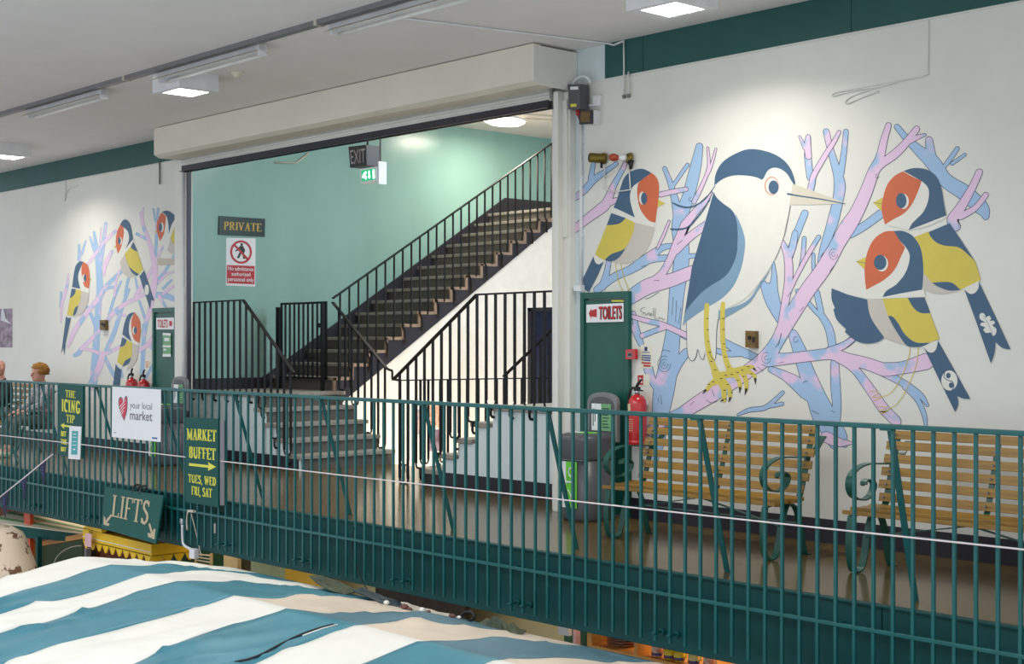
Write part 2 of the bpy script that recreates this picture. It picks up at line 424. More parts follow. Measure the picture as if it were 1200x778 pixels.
b = boardY([(717,351.5),(731,351.5),(731,353.5),(717,353.5)], YW-.03); mb = MB(); b.slab(mb, .004, o=.004); mb.build('door_label', 'yellow_letter', d1)
d2 = cup_door('door_2', PY(182,400,YW).x, PY(208,400,YW).x, PY(190,361,YW).z)
mb = MB(); mb.box(PY(206.5,430,YW).x, PY(207.5,430,YW).x, YW-.07, YW-.03, .9, 1.05); mb.build('door_handle', 'chrome', d2)
# ================================================================ ROLLER SHUTTER
t = thing('roller_shutter', 'cream roller shutter box with dark bottom bar across the wide stair hall opening', 'roller shutter', (-12.7, 9.3, 4.0))
SX0, SX1 = -16.52, -9.40
mb = MB()
prof = [(8.93,4.36),(8.93,4.02),(9.0,3.985),(9.22,3.985),(9.22,4.03),(9.06,4.03),(9.02,4.05),(9.02,4.36)]
mb.prism([(SX0,y,z) for y,z in prof], (SX1-SX0,0,0))
mb.build('shutter_hood', 'shutter_cream', t, bevel=.004)
for sx, e in ((SX1-.012, .016), (SX0, .012)):
    mb = MB(); mb.prism([(sx,8.925,4.345),(sx,8.925,4.02),(sx,9.0,3.98),(sx,9.495,3.98),(sx,9.495,4.345)], (e,0,0)); mb.build('end_plate', 'shutter_white', t)
mb = MB()
for z0 in (3.925, 3.955, 3.985, 4.015): mb.tube([(-16.56,9.37,z0),(OX1,9.37,z0)], .021, 8)
mb.box(-16.5, OX1, 9.22, 9.30, 3.99, 4.06)
mb.build('shutter_curtain', 'shutter_white', t)
mb = MB()
n = 5
for i in range(n):
    a = -16.56+(OX1+16.56)*i/n; b = -16.56+(OX1+16.56)*(i+1)/n-.006; mb.box(a, b, 9.345, 9.40, 3.835, 3.915); mb.box(a, b, 9.31, 9.43, 3.835, 3.842)
mb.build('bottom_bar', 'shutter_bar', t, bevel=.002)
mb = MB(); mb.box(OX1-.03, OX1+.21, 9.42, 9.50, 0, 3.98); mb.box(-9.56, -9.50, 9.34, 9.42, 0, 3.98); mb.box(-9.50,-9.44,9.40,9.42,2.6,3.9)
g = mb.build('guide_rail', 'shutter_white', t, bevel=.003)
mb = MB()
for z in (.45,.9,1.35,1.8,2.25,2.7,3.15,3.6): mb.tube([(OX1+.08,9.42,z),(OX1+.08,9.412,z)], .012, 8)
mb.build('screw', 'trunk_grey', g)
mb = MB(); mb.box(-16.93, -16.74, 9.45, 9.50, 0, 3.98); mb.build('guide_rail', 'shutter_white', t, bevel=.003)
mb = MB(); mb.box(-16.53, -16.50, 9.40, 9.455, 0, 3.98); mb.build('guide_channel', 'shutter_bar', t)
mb = MB(); mb.tube([(-16.61,9.41,0.02),(-16.61,9.41,3.97)], .028); mb.build('cable_duct', 'plastic_white', t)
# ================================================================ STAIRS
R_ = .186
SY0, SY1 = 9.95, 11.35
t = thing('staircase', 'stone staircase rising left from the hall floor then turning up along the green wall', 'staircase', (-15.5, 10.6, 0))
AX, AG = -14.68, .2625; ALX = AX-4*AG     # left lower flight
mb = MB()
for i in range(5):
    x1 = AX-i*AG; x0 = x1-AG if i < 4 else HX+.012
    mb.box(x0, x1-.03, SY0, SY1, 0 if i == 0 else .0, (i+1)*R_-.04)
mb.build('flight_body', 'wall_blue_white', t)
for i in range(5):
    x1 = AX-i*AG; mb = MB(); w = .05 if i else .10
    mb.box(x1-.04, x1-.01, SY0+.03, SY1+w-.05, i*R_, (i+1)*R_-.045); mb.build('riser', 'riser_dark', t)
    x0 = x1-AG-.02 if i < 4 else HX+.012
    mb = MB(); mb.box(x0, x1+.015, SY0-.02, SY1+w-.02, (i+1)*R_-.05, (i+1)*R_); mb.build('tread', 'tread_stone', t, bevel=.006)
BY, BG = 11.30, .30; BX = -15.95
for i in range(15):
    y0 = BY+i*BG; z = .93+i*R_
    mb = MB(); mb.box(HX+.012, BX-.02, y0+.03, y0+.06, z, z+R_-.04); mb.build('riser', 'riser_dark', t)
    mb = MB(); y1 = y0+BG+.06 if i < 14 else 16.96
    mb.box(HX+.012, BX, y0, y1, z+R_-.045, z+R_); mb.build('tread', 'tread_stone', t, bevel=.006)
# stringer of the upper flight
low = [(BX, 11.36, .55), (BX, 11.36, strz(11.36))]
prof = [(11.32,.60),(11.32,.93)]
for i in range(15):
    y0 = BY+i*BG; prof += [(y0+.03, .93+i*R_-.045),(y0+.03,.93+(i+1)*R_-.046)]
prof += [(16.96,.93+15*R_-.046),(16.96,3.42),(15.53,3.42),(11.50,strz(11.5)),(11.36,.60)]
mb = MB(); mb.prism([(BX-.015,y,z) for y,z in prof], (.045,0,0)); mb.build('stringer', 'stringer_black', t)
mb = MB()
for i in range(15):
    y0 = BY+i*BG; z = .93+i*R_
    mb.box(BX+.0, BX+.034, y0+.02, y0+.065, z-.04, z+R_-.01); mb.box(BX+.0, BX+.034, y0+.0, y0+BG+.03, z+R_-.045, z+R_-.002)
mb.build('tread_rim', 'tread_rim', t)
def skz(Y): return 1.77+.615*(Y-12.26)
mb = MB(); mb.prism([(HX+.003,y,z) for y,z in [(10.0,.93),(11.2,.93),(15.9,3.73),(16.96,3.73),(16.96,4.01),(15.9,4.01),(11.15,skz(11.15)),(10.0,1.09)]], (.03,0,0))
mb.build('wall_skirting', 'stringer_black', t)
mb = MB(); mb.box(HX, AX-.05, SY0-.012, SY0-.001, 0, .16); mb.build('skirting', 'skirting', t)
# mirrored lower flight on the right
t2 = thing('staircase', 'short stone flight climbing right behind the white post, white side wall with black skirting', 'staircase', (-10.5, 10.6, 0))
CX0, CG = -12.27, .277
for i in range(5):
    x0 = CX0+i*CG; x1 = x0+CG+.02 if i < 4 else -8.15
    mb = MB(); mb.box(x0+.04, x0+.07, SY0+.03, SY1, i*R_, (i+1)*R_-.045); mb.build('riser', 'riser_dark', t2)
    mb = MB(); mb.box(x0, x1, SY0-.03, SY1+.02, (i+1)*R_-.05, (i+1)*R_); mb.build('tread', 'tread_stone', t2, bevel=.006)
mb = MB()
for i in range(5):
    x0 = CX0+i*CG; x1 = x0+CG if i < 4 else -8.15
    mb.box(x0+.06, x1+.06 if i < 4 else x1, SY0, SY1, 0, (i+1)*R_-.045)
mb.build('flight_body', 'wall_blue_white', t2)
mb = MB(); mb.box(CX0+.0, -8.15, SY0-.012, SY0-.001, 0, .17); mb.build('skirting', 'skirting', t2)
# ---------------------------------------------------------------- black iron stair railings
def baluster_pair(parent, a, b, za, zb, zu, zstub, hook=None, r=.012):
    """two uprights joined by a U at zu, one stub from its middle down to zstub, optional hook into the wall"""
    a = Vector(a); b = Vector(b); m = (a+b)/2
    mb = MB()
    mb.bar((a.x,a.y,za), (a.x,a.y,zu+.03), .026, .022, (0,1,0)); mb.build('baluster', 'black_iron', parent)
    mb = MB(); mb.bar((b.x,b.y,zb), (b.x,b.y,zu+.03), .026, .022, (0,1,0)); mb.build('baluster', 'black_iron', parent)
    mb = MB(); d = (b-a); mb.tube([(a.x,a.y,zu+.035), (a.x,a.y,zu+.01), (a.x+d.x*.12,a.y+d.y*.12,zu-.02), (m.x,m.y,zu-.025), (b.x-d.x*.12,b.y-d.y*.12,zu-.02), (b.x,b.y,zu+.01), (b.x,b.y,zu+.035)], .012, 6)
    pts = [(m.x,m.y,zu-.02),(m.x,m.y,zstub+.03)]
    if hook: pts += [(m.x+hook[0]*.3, m.y+hook[1]*.3, zstub+.005), (m.x+hook[0], m.y+hook[1], zstub)]
    else: pts.append((m.x,m.y,zstub))
    mb.tube(pts, .015, 6); mb.build('bracket', 'black_iron', parent)
def rail_line(P, x):
    for (p, q) in zip(P, P[1:]):
        lo, hi = min(p[0],q[0]), max(p[0],q[0])
        if lo-1e-6 <= x <= hi+1e-6: f = (x-p[0])/(q[0]-p[0]); return p[1]+(q[1]-p[1])*f
    return P[-1][1]
def hand(parent, pts, w=.045, t=.018):
    mb = MB()
    for p, q in zip(pts, pts[1:]):
        mb.bar(p, q, w, t)
    mb.build('handrail', 'black_iron', parent)
def x_railing(name, label, Yr, P, stepz, hooky, x0, x1, sp=.145):
    """railing along x; P = [(x, rail z)], stepz(x) = surface height under it"""
    t = thing(name, label, 'stair railing', ((x0+x1)/2, Yr, 0))
    hand(t, [(x, Yr, z) for x, z in P])
    x = x0+.03; i = 0
    while x+sp < x1+.01:
        a, b = x, x+.148
        s = stepz((a+b)/2)
        baluster_pair(t, (a,Yr,0), (b,Yr,0), rail_line(P,a)-.005, rail_line(P,b)-.005, s+.03, s-.12 if hooky else s-.005, (0,hooky) if hooky else None)
        x += .296; i += 1
    return t
def Az(x): return .93 if x < ALX else max(0, (math.floor((AX-x)/AG)+1)*R_) if x < AX else 0
def Cz(x): return .93 if x > CX0+4*CG else max(0,(math.floor((x-CX0)/CG)+1)*R_) if x > CX0 else 0
PA = [(-17.42,2.14),(-15.94,2.15),(-14.76,1.22)]
x_railing('stair_railing', 'black iron railing level at far left, sloping down on near side of left flight', SY0-.05, PA, Az, .045, -17.38, -14.76)
PA2 = [(-16.02,2.15),(-14.78,1.24)]
t = x_railing('stair_railing', 'black iron railing on the far side of the left lower flight', SY1+.03, PA2, Az, 0, -15.9, -14.78)
mb = MB(); mb.tube(spline([(-14.80,SY1+.03,1.25),(-14.68,SY1+.0,1.23),(-14.60,SY1-.03,1.22),(-14.57,SY1-.05,1.12),(-14.50,SY1-.08,1.115),(-14.1,11.05,1.115)],4), .016, 6); mb.build('rail_bend', 'black_iron', t)
PC = [(-12.74,1.18),(-11.30,2.11),(-9.5,2.12)]
x_railing('stair_railing', 'black iron railing sloping up right to a level top rail beside the white post', SY0-.05, PC, Cz, .045, -12.66, -9.5)
PC2 = [(-12.5,1.19),(-11.12,2.11),(-10.4,2.11)]
x_railing('stair_railing', 'black iron railing on the far side of the right lower flight', SY1+.03, PC2, Cz, 0, -12.48, -10.4)
# guard around the void
t = thing('guard_railing', 'low level black iron guard railing around the stair void between the two flights', 'guard railing', (-14.1, 12.3, 0))
hand(t, [(-14.1,11.03,1.115),(-14.1,13.58,1.10)], .03, .016)
hand(t, [(-13.2,13.56,1.10),(-14.1,13.56,1.10)], .03, .016)
y = 11.06
while y < 13.4:
    baluster_pair(t, (-14.1,y,0), (-14.1,y+.13,0), 1.11, 1.11, .06, -.002); y += .33
# upper flight railing: every other upright cranks out to the stringer
t = thing('stair_railing', 'long black iron railing climbing right beside the upper flight', 'stair railing', (BX+.05, 13.4, .93))
XR_ = BX+.05
def bz(Y): return 2.2+(Y-11.30)*(4.73-2.2)/(15.5-11.3)
hand(t, [(XR_,11.30,2.2),(XR_,15.5,4.73)]); hand(t, [(XR_,15.5,4.73),(XR_,17,4.73)])
i = 0; y = 11.42
while y < 15.55:
    zn = .93+max(0,(y-BY))/BG*R_
    mb = MB()
    if i % 2: mb.tube([(XR_,y,bz(y)),(XR_,y,zn+.13),(XR_+.012,y+.03,zn+.07),(XR_+.012,y+.035,zn-.12)], .0155, 6)
    else: mb.tube([(XR_,y,bz(y)),(XR_,y,zn+.12),(XR_-.02,y,zn+.02)], .0155, 6)
    mb.build('baluster', 'black_iron', t); i += 1; y += .157
mb = MB(); mb.box(XR_-.02, XR_+.02, 15.49, 15.53, 3.6, 4.73); mb.build('newel_post', 'black_iron', t)
# gate across the upper flight
t = thing('stair_gate', 'black iron barred gate closing the foot of the upper flight', 'gate', (-16.6, 11.30, .93))
gx0, gx1, gy = -17.12, -15.99, 11.26
mb = MB(); mb.box(gx0, gx1, gy-.012, gy+.012, 2.13, 2.16); mb.box(gx0, gx1, gy-.012, gy+.012, 1.08, 1.11); mb.box(gx0,gx0+.03,gy-.012,gy+.012,1.08,2.16); mb.box(gx1-.03,gx1,gy-.012,gy+.012,1.08,2.16); mb.build('gate_frame', 'black_iron', t)
for i in range(1, 10):
    x = gx0+(gx1-gx0)*i/10; mb = MB(); mb.box(x-.012, x+.012, gy-.01, gy+.01, 1.11, 2.13); mb.build('bar', 'black_iron', t)
mb = MB(); mb.box(-16.20,-16.04,gy-.03,gy+.02,1.80,1.86); mb.build('latch', 'black_iron', t)
mb = MB(); mb.box(-17.22,-17.17,gy-.025,gy+.025,.93,2.1); mb.build('gate_post', 'black_iron', t)
mb = MB(); mb.box(-16.0,-15.955,gy-.1,gy-.055,.93,2.14); mb.build('gate_post', 'black_iron', t)
# ================================================================ BALCONY RAILING
YR = 7.40; SP = .1352; XP = -5.473
t = thing('balcony_railing', 'long teal green metal balcony railing with close upright bars along the walkway edge', 'railing', (-10.5, YR, -.5))
x0, x1 = -19.3, -2.4
mb = MB(); mb.box(x0, x1, YR-.028, YR+.028, 1.088, 1.118); mb.build('top_rail', 'rail_green', t, bevel=.006)
mb = MB(); mb.box(x0, x1, YR-.012, YR+.016, -.152, -.128)
xx = -18.4
while xx < x1: mb.box(xx, xx+.02, YR, 7.49, -.15, -.13); xx += 1.48
mb.build('lower_rail', 'rail_green', t, bevel=.003)
k0 = int((x0-XP)/SP)+1; ks = list(range(k0, int((x1-XP)/SP)))
ks.sort(reverse=True)
proto = None; rest = MB(); cnt = 0
for k in ks:
    x = XP+k*SP
    vis = -18.0 < x < -3.7
    if vis and cnt < 100:
        cnt += 1
        if proto is None:
            mb = MB(); mb.box(x-.0105, x+.0105, YR-.009, YR+.009, -.475, 1.09); proto = mb.build('baluster', 'rail_green', t); px_ = x
        else:
            c = proto.copy(); COL.objects.link(c); c.location.x = proto.location.x+(x-px_); c.parent = t
    else: rest.box(x-.0105, x+.0105, YR-.009, YR+.009, -.475, 1.09)
o = rest.build('baluster', 'rail_green', t); o['kind'] = 'stuff'
pr = None; pp = None
for i in range(11):
    x = -3.21-1.4815*i
    mb = MB(); mb.bar((x, YR+.02, 1.085), (x-.05, 7.78, .0), .042, .012, (0,1,0)); mb.box(x-.05,x+.03,YR-.02,YR+.03,1.078,1.088); mb.build('brace', 'rail_green', t)
    for dx in (.0, .1352):
        xx = XP+round((x-.2-XP)/SP)*SP-dx; mb = MB(); mb.tube([(xx,YR-.03,-.42),(xx,7.49,-.42)], .010, 6); mb.tube([(xx,7.455,-.42),(xx,7.487,-.42)],.022,8); mb.build('fixing_bolt', 'rail_green', t)
# cord
mb = MB()
pts = [(-14,508.5),(0,510),(110,522.5),(200,533.5),(300,545),(450,562.5),(600,579),(750,595.7),(900,612),(1050,628),(1200,644),(1215,646)]
mb.tube(spline([PY(x,y,YR-.045) for x,y in pts],3), .006, 6)
tag(mb.build('rope', 'cord_white'), 'thin white rope stretched along the outside of the teal railing', 'rope')
# ================================================================ MURALS (flat paint on the wall)
def CR(x0, y0, s):
    return lambda pts: [((x0+p[0]/s, y0+p[1]/s)+tuple(p[2:])) for p in pts]
A_=CR(670,140,6.4815); B_=CR(670,240,6.4815); H1=CR(780,150,6.4815); H2=CR(780,260,6.4815); H3=CR(780,370,6.4815)
N_=CR(900,140,6.4815); M_=CR(900,250,6.4815); X_=CR(900,370,4.8625); W_=CR(730,340,4.8625); RR=CR(1000,130,5.185); SS=CR(1000,260,5.185)
V_=CR(970,330,4.861); L1=CR(60,230,6.4815); L2=CR(60,330,6.4815)
LAY = .0001
def paint(parent, name, m, polys, layer, sm=True):
    for j, p in enumerate(polys):
        q = smooth(p) if sm else [Vector(v[:2]) for v in p]
        mb = MB(); mb.ngon([PY(v.x, v.y, YW-.0006-LAY*layer-.00002*j) for v in q])
        o = mb.build(name, m, parent, recalc=False)
    return o
def ell(cr, cx, cy, rx, ry, n=14, tilt=0):
    c, s_ = math.cos(tilt), math.sin(tilt)
    return cr([(cx+rx*math.cos(a)*c-ry*math.sin(a)*s_, cy+rx*math.cos(a)*s_+ry*math.sin(a)*c) for a in [2*math.pi*i/n for i in range(n)]])
def limb(pts, grow=0, k=5, sc=1):
    """tapered stroke with round ends, pts (x, y, w) in pixels"""
    ok = [pts[0]]
    for p_ in pts[1:]:
        d1 = Vector((p_[0]-ok[-1][0], p_[1]-ok[-1][1]))
        if d1.length < 1.2: continue
        if len(ok) > 1 and d1.dot(Vector((ok[-1][0]-ok[-2][0], ok[-1][1]-ok[-2][1]))) < 0 and p_[2] > 3: continue
        ok.append(p_)
    pts = ok
    q = spline([(p[0],p[1],p[2]*sc) for p in pts], k); n = len(q); Lf = []; Rt = []
    for i in range(n):
        d = Vector((q[min(i+1,n-1)].x-q[max(i-1,0)].x, q[min(i+1,n-1)].y-q[max(i-1,0)].y)).normalized(); nr = Vector((-d.y, d.x))
        w = q[i].z/2+grow; c = Vector((q[i].x,q[i].y))
        if i == 0: st = (c, -d, w)
        Lf.append(c+nr*w); Rt.append(c-nr*w)
    en = (c, d, w)
    out = list(Lf)
    a0 = math.atan2((Lf[-1]-en[0]).y, (Lf[-1]-en[0]).x)
    for j in range(1,5): a = a0-math.pi*j/5; out.append(en[0]+Vector((math.cos(a), math.sin(a)))*en[2])
    out += Rt[::-1]
    a0 = math.atan2((Rt[0]-st[0]).y, (Rt[0]-st[0]).x)
    for j in range(1,5): a = a0-math.pi*j/5; out.append(st[0]+Vector((math.cos(a), math.sin(a)))*st[2])
    return [(p.x, p.y) for p in out]
def strokes(parent, name, m, limbs, layer, grow=0, sc=1):
    mb = MB()
    for j, l in enumerate(limbs):
        q = limb(l, grow, sc=sc)
        mb.ngon([PY(x, y, YW-.0006-LAY*layer-.00001*j) for x, y in q])
    return mb.build(name, m, parent, recalc=False)
def cw(cr, s, pts): return [(a[0], a[1], p[2]/s) for a, p in zip(cr([(q[0],q[1]) for q in pts]), pts)]
def c6(cr, pts): return cw(cr, 6.48, pts)
def c5(cr, pts): return cw(cr, 5.185, pts)
def c4(cr, pts): return cw(cr, 4.862, pts)
mural = thing('bird_mural', 'large wall painting of heron and three goldfinches on pink and blue branches, above the benches', 'mural', (PY(930,600,YW).x, YW, 1.2))
blue = [
 c6(A_,[(970,205,50),(945,340,75),(915,470,85),(880,600,85),(820,778,110)])[:-1]+c6(B_,[(820,130,110),(835,350,110),(825,500,112),(800,650,110)])+c4(W_,[(290,200,75),(265,400,100),(235,560,115),(215,700,95),(200,860,70),(170,960,60)]),
 c6(A_,[(30,592,42),(100,535,45),(165,460,48),(255,395,35),(340,335,26)]), c6(A_,[(165,330,26),(145,450,38)]),
 c6(A_,[(705,372,28),(755,500,38),(790,640,55),(810,760,70)]), c6(A_,[(880,345,24),(820,430,24),(775,495,22)]),
 c6(B_,[(195,645,55),(320,550,55),(450,490,58),(560,420,75),(680,330,45),(780,308,32)]), c6(B_,[(500,440,60),(650,408,45),(800,402,42),(935,385,28)]), c6(B_,[(280,440,35),(262,530,42),(235,620,55)]),
 c4(W_,[(60,130,20),(78,220,28),(102,305,30)]), c4(W_,[(52,205,22),(100,300,30)]), c4(W_,[(360,355,45),(310,420,55),(270,475,80)]), c4(W_,[(145,450,50),(170,520,40),(210,570,45)]),
 c4(X_,[(142,105,50),(180,200,72),(220,320,85),(270,450,105),(330,590,130),(410,700,90),(440,740,20)]), c4(X_,[(15,305,30),(150,370,60),(240,450,80)]), c4(X_,[(300,-10,34),(350,80,42),(368,190,42)]),
 c4(X_,[(380,270,44),(385,400,52),(392,520,48),(380,600,60)]), c4(X_,[(490,128,34),(430,170,38),(350,195,36)]),
 c4(V_,[(280,490,60),(370,545,40),(450,590,36),(530,650,30),(568,705,14)]), c4(V_,[(440,600,28),(510,670,27),(550,760,24),(560,830,12)]),
 c6(M_,[(40,378,16),(47,480,38),(40,600,70),(70,740,80),(130,860,60)]), c6(M_,[(0,545,30),(30,640,50)]), c6(H2,[(742,470,45),(790,590,70),(850,700,70)]),
 c6(M_,[(280,0,48),(235,110,50),(195,220,50),(160,330,52)]), c6(N_,[(320,440,45),(303,280,48),(305,135,34)]),
 c6(N_,[(442,92,42),(478,240,45),(525,400,60),(545,500,82),(530,620,75),(492,778,80)])+c6(M_,[(470,130,70),(432,250,62),(400,360,44)]), c6(N_,[(592,92,34),(577,250,38),(552,410,48)]),
 c6(M_,[(855,5,62),(740,90,58),(630,155,60)]), c6(M_,[(345,312,20),(345,400,24),(355,465,24)]), c6(M_,[(222,590,28),(290,660,28),(350,730,30),(395,778,28)]), c6(M_,[(370,600,40),(400,740,42)]),
 c6(M_,[(275,190,28),(265,330,27),(250,400,27)]),
 c5(RR,[(265,97,32),(330,175,38),(400,240,60),(480,310,85),(560,420,82),(680,500,92),(780,590,82),(805,640,40)]), c5(RR,[(460,178,42),(472,270,55)]), c5(RR,[(632,228,22),(590,290,26),(547,345,20)]), c5(RR,[(678,266,16),(600,320,18)]),
 c6(H3,[(550,752,14),(640,715,30),(750,700,32),(830,640,28),(890,582,22)]), c6(H3,[(770,692,22),(885,668,25)]), c6(H3,[(800,400,26),(900,450,62),(1000,530,80),(1060,590,80)]),
 c6(H3,[(440,195,42),(540,255,62),(630,295,58),(720,330,40)]), c6(H3,[(380,262,34),(470,288,40),(560,285,45)]), c6(H3,[(100,125,42),(160,160,42)]),
 c4(X_,[(350,690,60),(370,740,30)]),
]
pink = [
 c6(B_,[(12,192,50),(120,105,62),(240,15,75)])+c6(A_,[(270,620,62),(320,500,42),(380,390,32),(408,330,28)]), c6(A_,[(215,670,60),(340,610,32)]),
 c6(A_,[(675,570,36),(760,550,34),(868,530,30)]),
 c6(H1,[(320,150,12),(327,300,20),(275,440,26),(215,560,32)]), c6(H1,[(382,160,12),(345,290,18),(318,350,20)]), c6(H1,[(360,500,30),(250,610,46),(150,730,60)])+c6(B_,[(850,170,56),(800,290,60),(745,420,52),(680,530,55),(600,600,80)]),
 c6(B_,[(1025,150,55),(900,240,58),(790,345,62)]),
 c6(B_,[(430,715,95),(580,620,115),(760,570,98),(900,515,92),(1000,480,80)]), c6(B_,[(740,125,14),(695,235,20),(650,330,14)]),
 c4(W_,[(58,152,22),(150,178,26),(230,198,28),(370,262,30)]), c4(W_,[(110,260,26),(180,232,26),(240,212,24)]),
 c6(H3,[(20,800,70),(130,735,88),(330,610,112),(480,520,105),(620,425,100),(760,320,112),(850,190,98),(930,40,112)])+c6(M_,[(290,600,112),(400,450,112),(470,340,112),(530,230,105),(600,110,115),(670,0,100)])+c6(N_,[(740,560,92),(800,400,80),(850,290,62),(880,160,50),(915,45,40)]),
 c6(N_,[(820,390,50),(860,340,55),(960,265,62),(1037,190,55)])+c5(RR,[(385,110,35)]), c5(RR,[(340,185,30),(390,160,24),(435,145,14)]),
 c4(X_,[(0,250,80),(100,245,62),(250,228,58),(360,218,62),(450,245,64),(560,272,66),(640,300,70)])+c4(V_,[(330,500,75),(430,490,68),(560,455,90)]), c4(X_,[(480,135,26),(420,175,38),(350,200,40)]),
 c4(X_,[(400,240,48),(490,300,44),(590,430,52),(660,530,56),(730,600,56)]),
 c6(M_,[(108,220,34),(150,330,55),(157,500,58),(120,740,52)])+c6(H3,[(880,60,52),(860,140,50)]), c6(M_,[(205,150,40),(190,240,50),(165,320,45)]),
 c6(M_,[(385,180,28),(330,270,30),(262,390,30),(200,510,28),(160,600,28)]),
 c6(N_,[(318,560,45),(335,480,44),(350,420,38),(430,280,36),(500,170,30),(540,95,24)]), c6(N_,[(305,130,30),(300,200,45),(308,280,44)]), c6(N_,[(240,130,12),(280,215,26)]),
 c5(RR,[(765,372,38),(720,470,42),(650,590,55),(600,660,58),(620,700,60)]), c5(RR,[(805,510,30),(740,590,32),(650,640,40)]),
 c4(X_,[(330,690,60),(400,720,50),(480,725,10)]), c4(W_,[(160,800,60),(240,740,50),(330,690,40)]),
]
o = strokes(mural, 'painted_branch_outline', 'mural_line', blue, 1, .7)
strokes(mural, 'painted_branches', 'mural_blue', blue, 6)
strokes(mural, 'painted_branch_outline', 'mural_line', pink, 11, .7)
strokes(mural, 'painted_branches', 'mural_pink', pink, 16)
# bark lines and knots
def thin(cr, s, lines, w): return [[(a[0],a[1],w) for a in cr(l)] for l in lines]
knots = []
for cr, cx, cy, r in ((W_,235,420,26),(W_,235,420,45),(M_,498,310,18),(M_,498,310,40),(H3,765,320,18),(H3,765,320,42),(X_,158,135,16),(A_,903,605,16),(N_,830,430,16),(W_,235,420,10)):
    knots.append([(a[0],a[1],.5) for a in cr([(cx+r*math.cos(t_)*.8, cy+r*math.sin(t_)) for t_ in [i*.52 for i in range(11)]])])
bark = thin(H3,6,[[(310,640),(345,660),(390,650)],[(700,390),(740,420)],[(880,140),(860,200),(835,240)],[(350,560),(370,610)],[(185,680),(215,650)],[(730,370),(770,385)]],.6)
bark += thin(M_,6,[[(240,745),(270,710)],[(470,440),(500,400)],[(400,330),(420,300)],[(150,630),(170,600)]],.6)
bark += thin(B_,6,[[(560,715),(600,700),(660,665)],[(625,575),(665,575)],[(800,300),(840,270)],[(530,470),(560,460)]],.6)
bark += thin(W_,6,[[(285,40),(280,140)],[(305,60),(300,180)],[(330,100),(318,190)],[(215,600),(222,650)],[(200,610),(205,640)],[(220,350),(235,340),(270,350)]],.5)
bark += thin(X_,6,[[(200,380),(225,370)],[(250,540),(290,560)],[(360,540),(380,550)],[(60,270),(90,262)],[(75,100),(60,170)]],.6)
for l_ in knots+bark: strokes(mural, 'painted_bark', 'mural_line', [l_], 20)
# heron
def px(*segs):
    out = []
    for s_ in segs: out += s_
    return out
hb = px(H1([(370,435,'c'),(385,350),(430,262),(520,200),(635,160),(770,178),(880,230),(950,310),(983,410,'c'),(963,430,'c'),(945,585),(925,690)]),
        H2([(905,60),(890,135),(855,230),(780,365),(700,480),(600,585),(455,665,'c'),(405,668,'c')]),
        H3([(385,120),(383,290),(370,335),(350,322),(320,262),(297,270),(285,330),(265,318),(245,255),(225,310),(205,342),(172,315),(160,200),(158,50,'c'),(128,75,'c')]),
        H1([(300,700,'c')]))
paint(mural, 'painted_heron', 'mural_white', [hb], 25)
paint(mural, 'painted_heron', 'mural_navy', [
 H1([(370,440,'c'),(380,350),(430,262),(520,200),(635,160),(770,178),(880,230),(950,310),(983,410),(975,426),(955,400),(920,345),(870,310),(820,302),(775,325),(745,380),(730,393,'c'),(690,375),(620,362),(520,360),(440,385),(385,425)]),
 px(H1([(365,487,'c'),(390,530),(440,575),(500,620),(530,670),(546,760)]),H2([(545,200),(525,290),(480,380),(430,430),(350,480),(270,540),(190,630),(150,690),(130,788,'c'),(200,340,'c'),(300,0,'c')])),
 ell(H1,820,450,38,52)], 30)
paint(mural, 'painted_heron', 'mural_steel', [
 px(H1([(530,650,'c'),(560,710)]),H2([(590,77),(603,140),(600,220),(575,350),(520,480),(430,580),(300,660),(170,750),(130,788,'c'),(150,690),(190,630),(270,540),(350,480),(430,430),(480,380),(525,290),(545,200),(546,110)])),
 H2([(453,663,'c'),(560,630),(640,580),(700,490),(780,380),(830,290,'c'),(770,410),(700,520),(640,610),(560,665),(450,728,'c')]), H2([(403,672,'c'),(416,668,'c'),(412,745,'c'),(400,745,'c')])], 28)
paint(mural, 'painted_bill', 'mural_bill', [N_([(187,490,'c'),(350,545,'c'),(590,636,'c'),(350,648,'c'),(163,648,'c')])], 28)
paint(mural, 'painted_eye_ring', 'mural_ring', [ell(H1,806,440,54,70)], 26); paint(mural, 'painted_eye_white', 'mural_white', [ell(H1,808,441,48,63)], 28)
strokes(mural, 'painted_crest', 'mural_navy', [[(a[0],a[1],w) for a,w in zip(H1([(375,440),(300,540),(220,590),(160,603),(100,590),(55,568)]),(1,1.4,1.8,2,2.2,1.6))],
  [(a[0],a[1],w) for a,w in zip(H1([(358,490),(300,600),(240,680),(180,745),(120,768),(40,768)]),(1,1.4,1.6,1.8,2.2,2))],
  [(a[0],a[1],w) for a,w in zip(N_([(150,565),(250,583),(400,605),(585,640)]),(2.2,1.6,1.5,.9))]], 33)
strokes(mural, 'painted_outline', 'mural_line', [[(a[0],a[1],.5) for a in px(H1([(948,588),(912,778)]),H2([(892,130),(860,220),(830,290)]))],
  [(a[0],a[1],.6) for a in H3([(158,50),(163,260),(180,325),(208,342),(232,310),(245,255),(262,310),(285,332),(300,290)])], [(a[0],a[1],.6) for a in H3([(335,285),(355,325),(375,330),(383,280),(388,120),(400,30)])]], 32)
